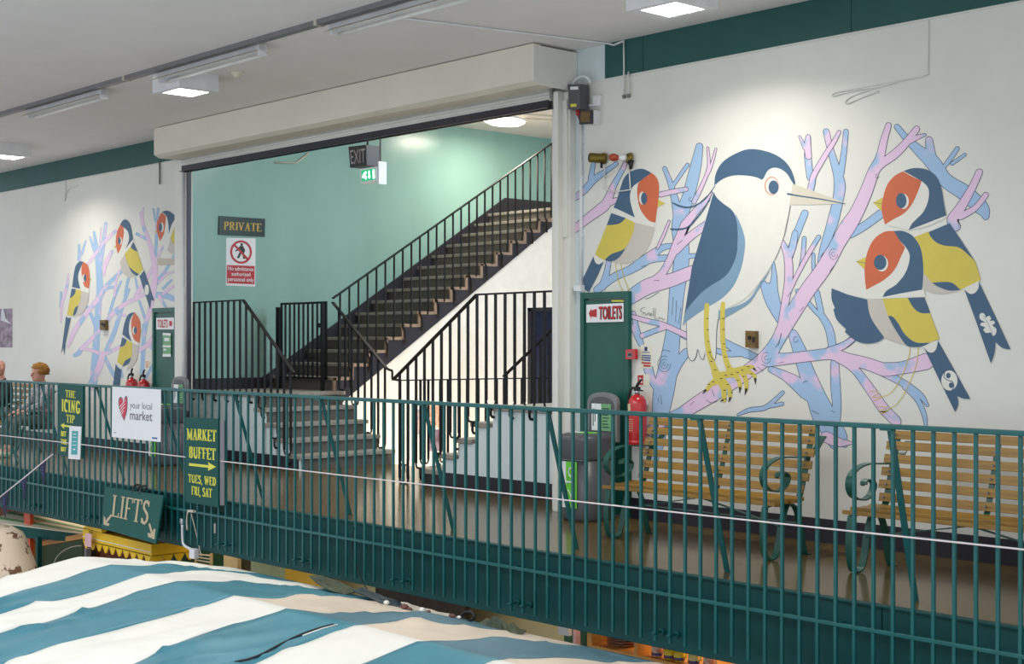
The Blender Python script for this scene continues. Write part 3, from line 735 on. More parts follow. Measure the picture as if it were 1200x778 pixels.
legs = [c6(H3,[(314,-80,36),(308,60,38),(315,190,38),(335,300,42),(368,400,48),(395,475,70)]), c6(H3,[(436,-90,36),(430,60,36),(436,200,36),(450,300,38),(470,370,42),(495,430,60)]),
 c6(H3,[(410,490,60),(350,515,42),(312,565,26)]), c6(H3,[(410,490,50),(440,560,42),(443,640,34)]), c6(H3,[(430,490,50),(480,545,36),(490,610,30)]), c6(H3,[(400,460,60),(470,445,52),(530,455,42),(560,500,34),(565,545,28)]),
 c6(H3,[(490,420,50),(570,425,46),(610,490,36),(612,560,28)]), c6(H3,[(500,425,44),(590,400,38),(650,388,30),(675,400,20)]), c6(H3,[(560,410,36),(630,425,34),(670,450,28),(682,480,20)])]
strokes(mural, 'painted_legs', 'mural_yellow', legs, 31)
claw = [c6(H3,[(303,566,18),(282,592,5)]), c6(H3,[(435,640,16),(415,650,5)]), c6(H3,[(490,625,18),(478,655,5)]), c6(H3,[(565,548,18),(562,585,4)]), c6(H3,[(612,560,20),(602,600,4)]), c6(H3,[(670,402,16),(692,420,4)]), c6(H3,[(680,480,18),(682,518,4)])]
for (x,y) in ((316,20),(318,105),(322,195),(335,275),(345,345),(375,410),(437,20),(437,103),(440,213),(450,312),(475,388),(420,475),(455,450),(500,445),(545,430),(580,412),(625,385),(590,460),(545,490),(650,440),(470,520),(445,565),(455,630),(500,582),(325,520),(360,500)):
    claw.append(c6(H3,[(x-9,y,2),(x+6,y+1,8)]))
strokes(mural, 'painted_claws', 'letter_dark', claw, 35)
# goldfinches
def finch(parent, tagname, d, layer=40):
    for key, m, l in (('white','mural_white',0),('navy','mural_navy',5),('orange','mural_orange',6),('yellow','mural_yellow',3),('grey','mural_grey',2),('eyew','mural_white',8),('eye','mural_navy',9),('mark','mural_white',9)):
        if key in d: paint(parent, tagname, m, d[key], layer+l)
    if 'leg' in d: strokes(parent, tagname, 'mural_yellow', d['leg'], layer-3)
    if 'line' in d: strokes(parent, tagname, 'mural_navy', d['line'], layer+10)
finch(mural, 'painted_goldfinch', {
 'white': [A_([(318,668,'c'),(345,600),(375,500),(440,400),(550,378),(620,410),(660,480),(663,560),(645,700),(632,800,'c'),(480,778,'c'),(400,740)]), B_([(318,25,'c'),(480,95,'c'),(635,135,'c'),(628,170,'c'),(478,135,'c'),(300,62,'c')]), B_([(175,375,'c'),(165,390,'c'),(178,435),(205,452),(242,430,'c'),(250,420,'c')])],
 'navy': [A_([(318,668,'c'),(345,600),(375,500),(400,440),(440,400),(500,377),(550,378),(605,405,'c'),(560,440),(510,475),(460,515),(443,570),(445,620),(462,690),(480,745,'c'),(400,705)]),
          B_([(300,62,'c'),(410,100,'c'),(375,135),(330,150),(265,155,'c')]), B_([(410,330,'c'),(370,350),(300,375),(250,418,'c'),(300,430),(360,400)]),
          B_([(165,390,'c'),(178,435),(205,452),(242,430,'c'),(200,530,'c'),(130,662,'c'),(92,640,'c'),(85,560,'c')])],
 'orange': [A_([(605,405,'c'),(640,435),(660,480),(663,540),(657,620),(645,700),(635,783,'c'),(590,770),(540,715),(510,650),(497,560),(500,510),(515,473)])],
 'yellow': [A_([(656,610,'c'),(710,637,'c'),(653,664,'c')]), B_([(410,100,'c'),(478,135,'c'),(470,200),(440,270),(405,330,'c'),(370,350),(300,375),(250,420,'c'),(215,405),(175,375,'c'),(220,270),(265,155,'c'),(330,150),(375,135)])],
 'grey': [B_([(478,135,'c'),(628,170,'c'),(615,230),(580,320),(530,390),(470,430),(400,447),(310,433,'c'),(360,400),(410,330,'c'),(440,270),(470,200)])],
 'eyew': [ell(A_,536,597,25,48)], 'eye': [ell(A_,549,600,23,46)],
 'leg': [[(a[0],a[1],.8) for a in B_([(330,440),(350,560),(388,658)])], [(a[0],a[1],.8) for a in B_([(372,447),(400,560),(440,658)])]]})
finch(mural, 'painted_goldfinch', {
 'white': [RR([(305,365,'c'),(350,350),(400,347),(455,360),(505,400),(535,470),(550,560),(570,645,'c'),(450,700),(335,725,'c'),(192,690,'c'),(172,600),(180,530),(205,450),(250,395)]), SS([(763,365,'c'),(760,400),(740,430),(710,437),(672,412,'c'),(650,400,'c'),(770,345,'c')])],
 'navy': [RR([(305,365,'c'),(350,350),(400,347),(455,360),(505,400),(535,470),(550,560),(565,635,'c'),(450,680),(335,725,'c'),(360,680),(420,620),(450,560),(460,500),(450,460),(418,428,'c'),(360,395)]),
          SS([(457,62,'c'),(585,8,'c'),(740,240,'c'),(710,210),(640,155),(560,145),(505,125),(470,90)]), SS([(478,370,'c'),(540,365),(600,370),(650,412,'c'),(590,418),(530,400)]),
          SS([(763,365,'c'),(870,590,'c'),(955,775,'c'),(905,765),(862,727,'c'),(858,790),(835,859,'c'),(740,590,'c'),(675,412,'c'),(710,437),(740,430),(760,400)])],
 'orange': [RR([(302,367,'c'),(250,395),(205,450),(180,530),(172,600),(192,690,'c'),(240,660),(310,620),(360,560),(400,470),(415,425,'c'),(350,395)])],
 'yellow': [RR([(178,525,'c'),(120,558,'c'),(172,610,'c')]), SS([(370,92,'c'),(457,58,'c'),(470,90),(505,125),(560,145),(640,155),(710,210),(740,240,'c'),(775,352,'c'),(650,412,'c'),(600,370),(540,365),(478,370,'c'),(430,315,'c'),(415,200,'c')])],
 'grey': [SS([(420,290,'c'),(478,365),(540,410),(640,418,'c'),(560,435),(490,432),(420,405,'c')])],
 'eyew': [ell(RR,304,549,33,46)], 'eye': [ell(RR,291,545,32,46)],
 'mark': [SS([(785,553),(800,565),(805,580),(825,570),(837,588),(828,602),(850,600),(860,615),(845,628),(868,650),(865,680),(848,692),(835,672),(808,675),(790,655),(800,640),(772,628),(780,612),(800,610),(770,590),(768,562)])],
 'line': [[(a[0],a[1],.5) for a in RR([(120,558),(172,562)])], [(a[0],a[1],.4) for a in SS([(790,570),(820,620),(848,685)])]]})
finch(mural, 'painted_goldfinch', {
 'white': [SS([(245,55,'c'),(300,55),(360,85),(405,150),(422,230),(425,320),(430,412,'c'),(440,455,'c'),(90,470,'c'),(30,455,'c'),(78,412,'c'),(70,340),(70,260),(90,170),(130,100),(190,60)]), V_([(628,337,'c'),(623,365),(610,395),(590,405),(565,395),(540,370,'c'),(560,350,'c')])],
 'navy': [SS([(245,55,'c'),(300,55),(360,85),(405,150),(422,230),(425,320),(418,412,'c'),(300,432),(178,457,'c'),(200,420),(260,380),(310,320),(335,260),(342,200),(318,152,'c'),(280,110)]),
          V_([(22,38,'c'),(60,52),(120,75),(225,102,'c'),(235,170),(260,230),(322,318,'c'),(280,345),(210,352),(150,330),(98,287,'c'),(104,270,'c'),(50,215),(32,155,'c'),(42,152,'c'),(22,100)]),
          V_([(455,93,'c'),(550,90,'c'),(583,178,'c'),(530,178),(490,150)]), V_([(343,195,'c'),(370,200),(400,235),(440,300),(500,345),(570,348),(592,344,'c'),(540,368),(490,372),(445,360),(390,280)]),
          V_([(628,337,'c'),(720,500,'c'),(812,668,'c'),(770,665),(738,650,'c'),(742,700),(725,742,'c'),(640,570,'c'),(545,370,'c'),(565,395),(590,405),(615,390),(623,365)])],
 'orange': [SS([(245,55,'c'),(190,60),(130,100),(90,170),(70,260),(70,340),(78,412,'c'),(120,390),(190,350),(250,290),(290,210),(315,155,'c'),(280,110)])],
 'yellow': [SS([(77,213,'c'),(18,240,'c'),(70,292,'c')]), V_([(312,98,'c'),(455,93,'c'),(490,150),(530,178),(583,180,'c'),(637,325,'c'),(570,348),(500,345),(440,300),(400,235),(370,200),(343,195,'c')])],
 'grey': [V_([(226,102,'c'),(314,99,'c'),(345,195),(390,285),(450,362,'c'),(390,345),(322,318,'c'),(260,230),(235,170)])],
 'eyew': [ell(SS,173,253,38,48)], 'eye': [ell(SS,163,246,38,46)],
 'mark': [ell(V_,693,563,46,57)],
 'leg': [[(a[0],a[1],.8) for a in V_([(470,375),(450,470),(400,580),(350,640),(300,655)])], [(a[0],a[1],.8) for a in V_([(515,375),(505,470),(460,590),(400,690),(340,730)])], [(a[0],a[1],.8) for a in V_([(240,622),(290,630),(255,660),(310,655),(262,680)])], [(a[0],a[1],.8) for a in V_([(280,712),(340,715),(290,740),(345,735),(300,755)])]],
 'line': [[(a[0],a[1],.5) for a in SS([(18,240),(72,250)])], [(a[0],a[1],1.0) for a in V_([(668,512),(662,540),(680,560),(710,570),(718,595),(710,615)])]]})
paint(mural, 'painted_goldfinch', 'mural_navy', [ell(V_,687,535,13,16), ell(V_,703,590,13,16)], 52)
# signature
strokes(mural, 'painted_signature', 'letter_dark', [[(a[0],a[1],.45) for a in W_(l)] for l in ([(125,98),(105,105),(102,120),(120,130),(112,140)],[(125,128),(132,145),(140,130)],[(142,140),(150,128),(155,148),(162,130),(165,150)],[(172,140),(175,100),(172,150)],[(182,150),(186,100),(182,158),(195,162)],[(200,160),(210,155),(206,168)],[(215,165),(222,158),(228,170),(238,163)])], 22)
# left mural
mural2 = thing('bird_mural', 'smaller wall painting of four goldfinches on branches, left of the stair opening', 'mural', (PY(145,500,YW).x, YW, 1.0))
blue2 = [
 c6(L1,[(325,272,16),(345,400,36),(362,560,50),(368,700,55)])+c6(L2,[(358,200,52),(345,420,56),(330,640,62),(320,800,62)]),
 c6(L1,[(415,207,26),(395,380,30),(372,520,34)]), c6(L1,[(212,370,16),(214,480,32)]), c6(L1,[(262,340,12),(232,440,20)]), c6(L1,[(295,310,14),(335,430,30)]),
 c6(L2,[(270,190,20),(320,290,30),(345,360,34)]), c6(L2,[(480,40,22),(410,60,24),(380,120,30)]), c6(L1,[(545,560,26),(440,660,34),(380,740,36)]),
 c6(L1,[(650,285,24),(700,312,24),(745,335,24)]), c6(L1,[(812,95,20),(802,250,22),(795,400,24),(780,560,34)]), c6(L1,[(775,95,12),(792,190,14)]), c6(L1,[(945,430,16),(870,560,26),(800,660,36)]),
 c6(L2,[(530,0,16),(470,150,22),(440,260,22)]), c6(L2,[(590,60,22),(530,220,30),(480,380,36),(420,520,38)]), c6(L2,[(670,150,18),(700,240,22),(720,300,24)]), c6(L2,[(705,330,30),(700,500,34),(690,700,34)]),
 c6(L2,[(400,560,30),(440,640,30),(480,720,30)]), c6(L2,[(180,560,32),(210,540,42),(230,510,36)]), c6(L2,[(790,100,50),(880,110,50),(990,160,30)]), c6(L2,[(790,610,24),(740,690,26),(700,760,26)]), c6(L2,[(540,720,24),(520,650,24)]), c6(L2,[(75,80,14),(72,190,20)]),
 c6(L1,[(560,760,20),(580,650,22),(600,600,18)]), c6(L1,[(655,700,16),(640,620,14)]), c6(L1,[(915,635,14),(850,700,22)]),
]
pink2 = [
 c6(L1,[(490,262,24),(430,320,30),(370,390,30),(320,460,24),(280,515,22)]), c6(L1,[(380,240,10),(370,350,14)]),
 c6(L2,[(130,490,24),(180,370,40),(260,250,42),(340,150,40),(420,30,38)]), c6(L2,[(230,510,34),(320,420,34),(400,330,36),(470,240,40),(560,170,36),(680,110,34),(760,60,34)]),
 c6(L2,[(240,505,26),(330,530,28),(400,550,34),(500,505,28),(560,470,24)]), c6(L2,[(390,550,50),(365,650,60),(300,778,50)]),
 c6(L1,[(685,130,34),(700,230,28),(740,330,34),(770,450,40),(790,580,46),(770,740,56)])+c6(L2,[(760,160,40),(740,250,36),(720,310,40),(705,400,36)]), c6(L1,[(1000,60,12),(950,170,16)]),
 c6(L1,[(700,90,10),(690,150,14)]), c6(L1,[(850,380,18),(790,500,26),(740,600,30),(640,760,34)]), c6(L1,[(130,590,12),(120,680,24),(95,770,26)])+c6(L2,[(80,180,22),(75,310,10)]),
 c6(L1,[(950,570,14),(880,590,20),(820,650,22)]), c6(L1,[(990,670,22),(920,690,24),(850,740,26)]), c6(L2,[(820,110,34),(850,160,26),(870,190,18)]), c6(L2,[(790,380,16),(740,470,36),(670,520,36)]), c6(L2,[(740,470,30),(785,530,26)]),
 c6(L1,[(460,420,30),(410,520,34),(400,600,20)]), c6(L2,[(480,230,30),(560,260,24)]), c6(L1,[(520,560,16),(490,660,18),(480,760,18)]),
]
strokes(mural2, 'painted_branch_outline', 'mural_steel', blue2, 1, .25, .85); strokes(mural2, 'painted_branches', 'mural_blue', blue2, 6, 0, .85)
strokes(mural2, 'painted_branch_outline', 'mural_steel', pink2, 10, .2, .85); strokes(mural2, 'painted_branches', 'mural_pink', pink2, 14, 0, .85)
finch(mural2, 'painted_goldfinch', {
 'white': [L1([(158,690,'c'),(170,600),(185,530),(215,495),(260,500),(292,570),(292,640),(285,760,'c'),(220,745,'c')]), L2([(120,255,'c'),(150,270,'c'),(110,470,'c'),(90,450,'c')])],
 'navy': [L1([(158,690,'c'),(170,600),(185,530),(215,495),(245,497,'c'),(225,540),(205,600),(210,660),(222,703,'c')]), L2([(155,52,'c'),(186,56,'c'),(180,90),(140,130,'c')]), L2([(207,178,'c'),(190,240),(165,262,'c'),(178,205)]), L2([(112,262,'c'),(130,275),(150,272,'c'),(108,470,'c'),(100,560,'c'),(92,500,'c'),(76,545,'c')])],
 'orange': [L1([(243,498,'c'),(275,520),(290,570),(292,640),(286,700,'c'),(250,680),(232,600),(230,540)])],
 'yellow': [L2([(185,55,'c'),(230,70,'c'),(220,130),(205,182,'c'),(165,260,'c'),(120,255,'c'),(140,130,'c'),(175,100)]), L1([(290,620,'c'),(306,632,'c'),(290,642,'c')])],
 'grey': [L2([(230,70,'c'),(284,85,'c'),(275,170),(235,240),(172,272,'c'),(205,180),(222,130)])],
 'eyew': [ell(L1,248,622,12,30)], 'eye': [ell(L1,257,620,11,28)]})
finch(mural2, 'painted_goldfinch', {
 'white': [L1([(525,215,'c'),(500,270),(490,350),(505,450,'c'),(520,500,'c'),(640,340,'c'),(622,325),(600,215),(570,178),(545,180)]), L1([(665,595,'c'),(700,555,'c'),(712,565,'c'),(672,612,'c')])],
 'navy': [L1([(523,215,'c'),(545,182),(570,178),(600,215),(622,325,'c'),(565,400,'c'),(590,330),(583,270),(550,235)]), L1([(622,345,'c'),(656,420,'c'),(625,407),(603,385,'c')]), L1([(590,533,'c'),(620,560),(667,592,'c'),(645,602),(610,575)]), L1([(670,607,'c'),(706,562,'c'),(783,795,'c'),(760,785,'c'),(750,858,'c')])],
 'orange': [L1([(525,215,'c'),(500,270),(490,350),(505,440,'c'),(530,390),(550,300),(550,235,'c')])],
 'yellow': [L1([(603,385,'c'),(625,408),(655,422,'c'),(697,555,'c'),(665,592),(620,560),(590,533,'c'),(570,480),(557,440,'c')]), L1([(490,370,'c'),(476,388,'c'),(490,392,'c')])],
 'grey': [L1([(557,440,'c'),(575,500),(590,535),(620,585),(655,600,'c'),(590,617),(540,575),(520,500,'c')])],
 'eyew': [ell(L1,524,338,14,28)], 'eye': [ell(L1,518,338,11,26)], 'mark': [ell(L1,726,710,17,40)]})
finch(mural2, 'painted_goldfinch', {
 'white': [L1([(835,125,'c'),(805,190),(802,260),(825,340,'c'),(880,420,'c'),(960,180,'c'),(915,125),(880,108)])],
 'navy': [L1([(840,118,'c'),(880,108),(915,125),(952,155,'c'),(915,215),(895,285,'c'),(888,200),(875,150)]), L1([(938,240,'c'),(960,190),(998,168,'c'),(998,208,'c')]), L1([(960,392,'c'),(998,355,'c'),(998,388,'c')])],
 'orange': [L1([(838,122,'c'),(805,190),(802,260),(825,340,'c'),(855,290),(868,200),(872,150,'c')])],
 'yellow': [L1([(935,237,'c'),(998,205,'c'),(998,352,'c'),(960,392,'c'),(930,360),(903,320,'c')]), L1([(800,255,'c'),(788,270,'c'),(803,284,'c')])],
 'grey': [L1([(905,322,'c'),(930,365),(960,394,'c'),(998,388,'c'),(998,447,'c'),(930,445),(882,410,'c')])],
 'eyew': [ell(L1,840,235,14,36)], 'eye': [ell(L1,830,235,13,33)]})
finch(mural2, 'painted_goldfinch', {
 'white': [L2([(540,400,'c'),(555,320),(585,250),(635,230,'c'),(670,290),(678,380),(665,485,'c'),(615,467,'c')]), L2([(500,612,'c'),(545,640,'c'),(530,668,'c'),(490,622,'c')])],
 'navy': [L2([(540,400,'c'),(555,320),(585,250),(637,230,'c'),(600,290),(590,380),(612,457,'c')]), L2([(540,422,'c'),(574,440,'c'),(560,480),(522,498,'c')]), L2([(605,577,'c'),(590,620),(540,645,'c'),(562,600)]), L2([(490,622,'c'),(510,655),(532,665,'c'),(520,790,'c'),(468,790,'c')])],
 'orange': [L2([(633,232,'c'),(670,290),(678,380),(668,466,'c'),(630,440),(610,370),(610,290)])],
 'yellow': [L2([(572,442,'c'),(617,465,'c'),(612,560),(590,592,'c'),(543,642,'c'),(500,612,'c'),(522,500,'c'),(555,485)]), L2([(675,368,'c'),(689,378,'c'),(675,388,'c')])],
 'grey': [L2([(617,465,'c'),(662,485,'c'),(655,580),(620,640),(572,672,'c'),(600,590)])],
 'eyew': [ell(L2,630,370,12,29)], 'eye': [ell(L2,639,370,12,27)]})
# ================================================================ BENCHES
def CB(x0, y0, s, pts, X): return [(v.y, v.z) for v in [PX(x0+p[0]/s, y0+p[1]/s, X) for p in pts]]
BXL = -5.63
arm = CB(980,480,4.323,[(350,160),(335,185),(308,235),(275,266),(220,272),(150,272),(100,287),(62,322),(46,372),(56,425),(90,452),(130,450),(160,420),(172,378),(155,354),(128,357),(122,378)],BXL)
Lbench = 1.62
def make_bench(label):
    X0 = BXL
    t = thing('park_bench', label, 'bench', (X0, 8.4, 0), 'slatted park benches along the wall')
    # seat and back curve in the y-z plane
    back = [(8.80,.47),(8.835,.545),(8.87,.625),(8.905,.705),(8.94,.785),(8.975,.865),(9.005,.94)]
    slats = [((8.42,.415),-8),((8.52,.43),-4),((8.62,.425),4),((8.715,.43),12)]
    for (y, z), tilt in slats:
        mb = MB(); a = math.radians(tilt); dy, dz = math.cos(a)*.036, math.sin(a)*.036; ny, nz = -math.sin(a)*.015, math.cos(a)*.015
        mb.prism([(X0-.06,y-dy-ny,z-dz-nz),(X0-.06,y+dy-ny,z+dz-nz),(X0-.06,y+dy+ny,z+dz+nz),(X0-.06,y-dy+ny,z-dz+nz)], (Lbench+.12,0,0))
        mb.build('seat_slat', 'bench_wood', t, bevel=.003)
    for i, (y, z) in enumerate([(8.79,.50),(8.825,.59),(8.86,.68),(8.895,.77),(8.925,.862),(8.95,.94)]):
        e = .045 if i else .02
        mb = MB(); dy, dz = .011, .030
        mb.prism([(X0-e,y-.004-.009,z-dz),(X0-e,y-.004+.011,z-dz-.003),(X0-e,y+.022,z+dz-.003),(X0-e,y+.002,z+dz)], (Lbench+2*e,0,0))
        mb.build('back_slat', 'bench_wood', t, bevel=.003)
    for xe in (X0+.0, X0+Lbench-.04):
        mb = MB()
        mb.ribbon([(v.x, v.y) for v in spline(arm, 3)], xe, xe+.055, .010)
        mb.lathe((xe+.02, arm[-1][0], arm[-1][1]-.008), [(.001,0),(.016,0),(.016,.016),(.001,.016)], 8)
        mb.build('armrest', 'bench_iron', t)
        mb = MB()
        fl = [(8.37,.40),(8.345,.28),(8.345,.14),(8.375,.03),(8.43,.008),(8.49,.03),(8.53,.12),(8.56,.24),(8.62,.38),(8.68,.40)]
        mb.ribbon([(v.x,v.y) for v in spline(fl,4)], xe, xe+.055, .010)
        mb.build('leg', 'bench_iron', t)
        mb = MB(); bl = [(8.66,.40),(8.74,.36),(8.80,.22),(8.83,.08),(8.86,.008),(8.90,.004)]
        mb.ribbon([(v.x,v.y) for v in spline(bl,4)], xe, xe+.055, .010)
        mb.build('leg', 'bench_iron', t)
        mb = MB(); sp = [(8.38,.398),(8.5,.412),(8.62,.405),(8.72,.412),(8.79,.44),(8.83,.53),(8.88,.68),(8.94,.86),(8.965,.945)]
        mb.ribbon([(v.x,v.y) for v in spline(sp,3)], xe, xe+.05, .010)
        mb.build('side_frame', 'bench_iron', t)
    mb = MB(); mb.ribbon([(v.x,v.y) for v in spline([(8.42,.398),(8.62,.405),(8.72,.412),(8.79,.44),(8.83,.53),(8.88,.68),(8.94,.86),(8.965,.94)],3)], X0+Lbench/2-.02, X0+Lbench/2+.02, .010); mb.build('middle_strap', 'bench_iron', t)
    mb = MB()
    mb.bar((X0+.02,8.56,.24),(X0+Lbench/2,8.6,.385),.03,.008); mb.bar((X0+Lbench-.02,8.56,.24),(X0+Lbench/2,8.6,.385),.03,.008)
    mb.bar((X0+.02,8.79,.24),(X0+Lbench-.02,8.79,.24),.025,.008)
    mb.build('cross_brace', 'bench_iron', t)
    mb = MB()
    for xx in (X0+.02, X0+Lbench/2, X0+Lbench-.02):
        for (y, z) in [(8.785,.50),(8.82,.59),(8.855,.68),(8.89,.77),(8.92,.862),(8.945,.94)]: mb.tube([(xx,y,z),(xx,y-.014,z+.001)], .008, 6)
        for (y, z) in [(8.42,.427),(8.52,.442),(8.62,.437)]: mb.tube([(xx,y,z-.004),(xx,y,z+.004)], .008, 6)
    mb.build('bolt', 'trunk_grey', t)
    return t
b1 = make_bench('slatted wooden bench with green iron scroll arms, at far right, cut by the photo edge')
dup(b1, (-2.32,0,0), 'slatted wooden bench with green iron scroll arms, beside the grey recycling bin under the heron')
dup(b1, (-15.75,0,0), 'slatted bench on the left walkway carrying two seated people')
# ================================================================ RECYCLING BINS
def make_bin(cx, label):
    cy = 9.14
    t = thing('recycling_bin', label, 'bin', (cx, cy, 0), 'grey recycling bins below the green cupboards')
    def rr(w, d, n=6, r=.10):
        q = []
        for (sx, sy, a0) in ((1,-1,-90),(1,1,0),(-1,1,90),(-1,-1,180)):
            for i in range(n+1):
                a = math.radians(a0+90*i/n); R = r
                q.append((sx*(w/2-R)+R*math.cos(a), sy*(d/2-R)+R*math.sin(a)))
        return q
    def loft(mb, secs):
        vs = []; n = len(rr(1,1))
        for w, d, z, r in secs: vs += [(cx+x, cy+y, z) for x, y in rr(w, d, r=r)]
        fs = [tuple(range(n))[::-1], tuple(range((len(secs)-1)*n, len(secs)*n))]
        for i in range(len(secs)-1):
            for k in range(n): fs.append((i*n+k, i*n+(k+1)%n, (i+1)*n+(k+1)%n, (i+1)*n+k))
        mb.add(vs, fs, True)
    mb = MB(); loft(mb, [(.37,.37,0,.11),(.39,.39,.03,.12),(.395,.395,.08,.12),(.405,.405,.55,.12)]); mb.build('bin_body', 'plastic_grey', t)
    mb = MB(); loft(mb, [(.41,.41,.55,.12),(.42,.42,.57,.12),(.445,.445,.72,.13),(.445,.445,.745,.13),(.42,.42,.765,.12),(.34,.34,.785,.11)]); mb.build('bin_lid', 'plastic_grey', t)
    mb = MB(); mb.box(cx-.15,cx+.15,cy-.215,cy-.18,.548,.555); mb.build('rim_strip', 'plastic_midgrey', t)
    # arched back board
    def arch(w, h0, h1, y, x0=0):
        pts = [(cx+x0-w/2, y, h0), (cx+x0-w/2, y, h1-.10)]
        for i in range(9):
            a = math.pi-math.pi*i/8; pts.append((cx+x0+w/2*math.cos(a)*(1 if abs(math.cos(a))<.99 else 1), y, h1-.10+.10*math.sin(a)**.7 if math.sin(a)>0 else h1-.10))
        pts.append((cx+x0+w/2, y, h0)); return pts
    bx = .05
    mb = MB(); mb.prism(arch(.37,.70,1.15,cy+.14,bx), (0,.05,0)); o = mb.build('back_board', 'plastic_midgrey', t, bevel=.008)
    mb = MB(); mb.prism(arch(.31,.78,1.11,cy+.136,bx), (0,.003,0)); mb.build('back_panel', 'plastic_grey', t)
    y = cy+.132
    mb = MB(); mb.box(cx+bx-.12,cx+bx-.0,y-.001,y+.003,.80,1.045); l = mb.build('bin_notice', 'paper_white', t)
    mb = MB(); mb.box(cx+bx-.0,cx+bx+.12,y-.001,y+.003,.80,1.045); mb.build('bin_notice', 'notice_green', t)
    mb = MB()
    for i in range(7): mb.box(cx+bx+.015,cx+bx+.10-(i%3)*.012,y-.003,y-.001,.83+i*.028,.838+i*.028)
    mb.box(cx+bx-.105,cx+bx-.095,y-.003,y-.001,.84,1.0); mb.box(cx+bx-.08,cx+bx-.072,y-.003,y-.001,.88,1.0)
    mb.build('notice_text', 'letter_dark', t)
    # top labels
    mb = MB(); pts = [(cx+.0+.13*math.cos(a), cy-.02+.09*math.sin(a), .786) for a in [math.pi*2*i/16 for i in range(16)]]; mb.prism(pts, (0,0,.004)); mb.build('lid_label', 'lime', t)
    mb = MB(); mb.prism([(cx-.13,cy-.09,.787),(cx+.0,cy-.11,.787),(cx+.0,cy-.02,.787),(cx-.13,cy-.02,.787)], (0,0,.005)); mb.build('lid_label', 'paper_white', t)
    # wrapped front label (curved around the left front corner)
    def wrap(a0, a1, z0, z1, m, n=5):
        q = []; mb = MB()
        for i in range(n+1):
            x = cx-.20+(a0+(a1-a0)*i/n)*.30; dx = max(0, (cx-.08)-x); R = .12; yy = cy-.2025+R-math.sqrt(max(1e-4, R*R-min(dx,R-.004)**2))-.003
            q.append((x, yy))
        vs = []
        for x, yy in q: vs += [(x,yy,z0),(x,yy,z1),(x,yy-.003,z0),(x,yy-.003,z1)]
        fs = []
        for i in range(n): o_=i*4; p=o_+4; fs += [(o_+2,p+2,p+3,o_+3),(o_,o_+2,p+2,p),(o_+1,o_+3,p+3,p+1)]
        mb.add(vs, fs); return mb.build('front_label', m, t)
    wrap(.17,.46,.12,.535,'paper_white'); wrap(.46,.92,.12,.535,'lime')
    mb = MB()
    ring = [(cx-.20+.69*.30+.035*math.cos(a), .44+.04*math.sin(a)) for a in [2*math.pi*i/10 for i in range(11)]]
    def yf(x): dx = max(0,(cx-.08)-x); return cy-.0825-math.sqrt(max(1e-4,.12**2-min(dx,.116)**2))-.007
    mb.tube([(x,yf(x),z) for x,z in ring], .008, 4)
    mb.tube([(cx-.07,yf(cx-.07),.20),(cx-.03,yf(cx-.03),.28),(cx+.01,yf(cx+.01),.22),(cx-.03,yf(cx-.03),.17)], .006, 4)
    mb.box(cx-.08,cx+.02,cy-.211,cy-.207,.345,.36)
    mb.build('label_symbol', 'paper_white', t)
    mb = MB()
    for z in (.42,.40): 
        x = cx-.135; mb.box(x-.02,x+.02,yf(x)+.0,yf(x)+.012,z,z+.012)
    mb.tube([(cx-.13,yf(cx-.13),.33),(cx-.145,yf(cx-.145),.30),(cx-.145,yf(cx-.145),.22),(cx-.125,yf(cx-.125),.20),(cx-.12,yf(cx-.12),.30)], .003, 4)
    mb.build('label_text', 'letter_dark', t)
    mb = MB(); mb.lathe((cx-.15,cy-.16,.68),[(.001,0),(.012,0),(.012,.02),(.001,.02)],8); mb.build('lock', 'plastic_dark', t)
    return t
bcx = PY(688,560,9.14).x
bb = make_bin(bcx, 'grey recycling bin with green label in front of the right toilets cupboard')
dup(bb, (PY(196,470,9.14).x-bcx-.0,0,0), 'grey recycling bin seen behind the railing in front of the left toilets cupboard')
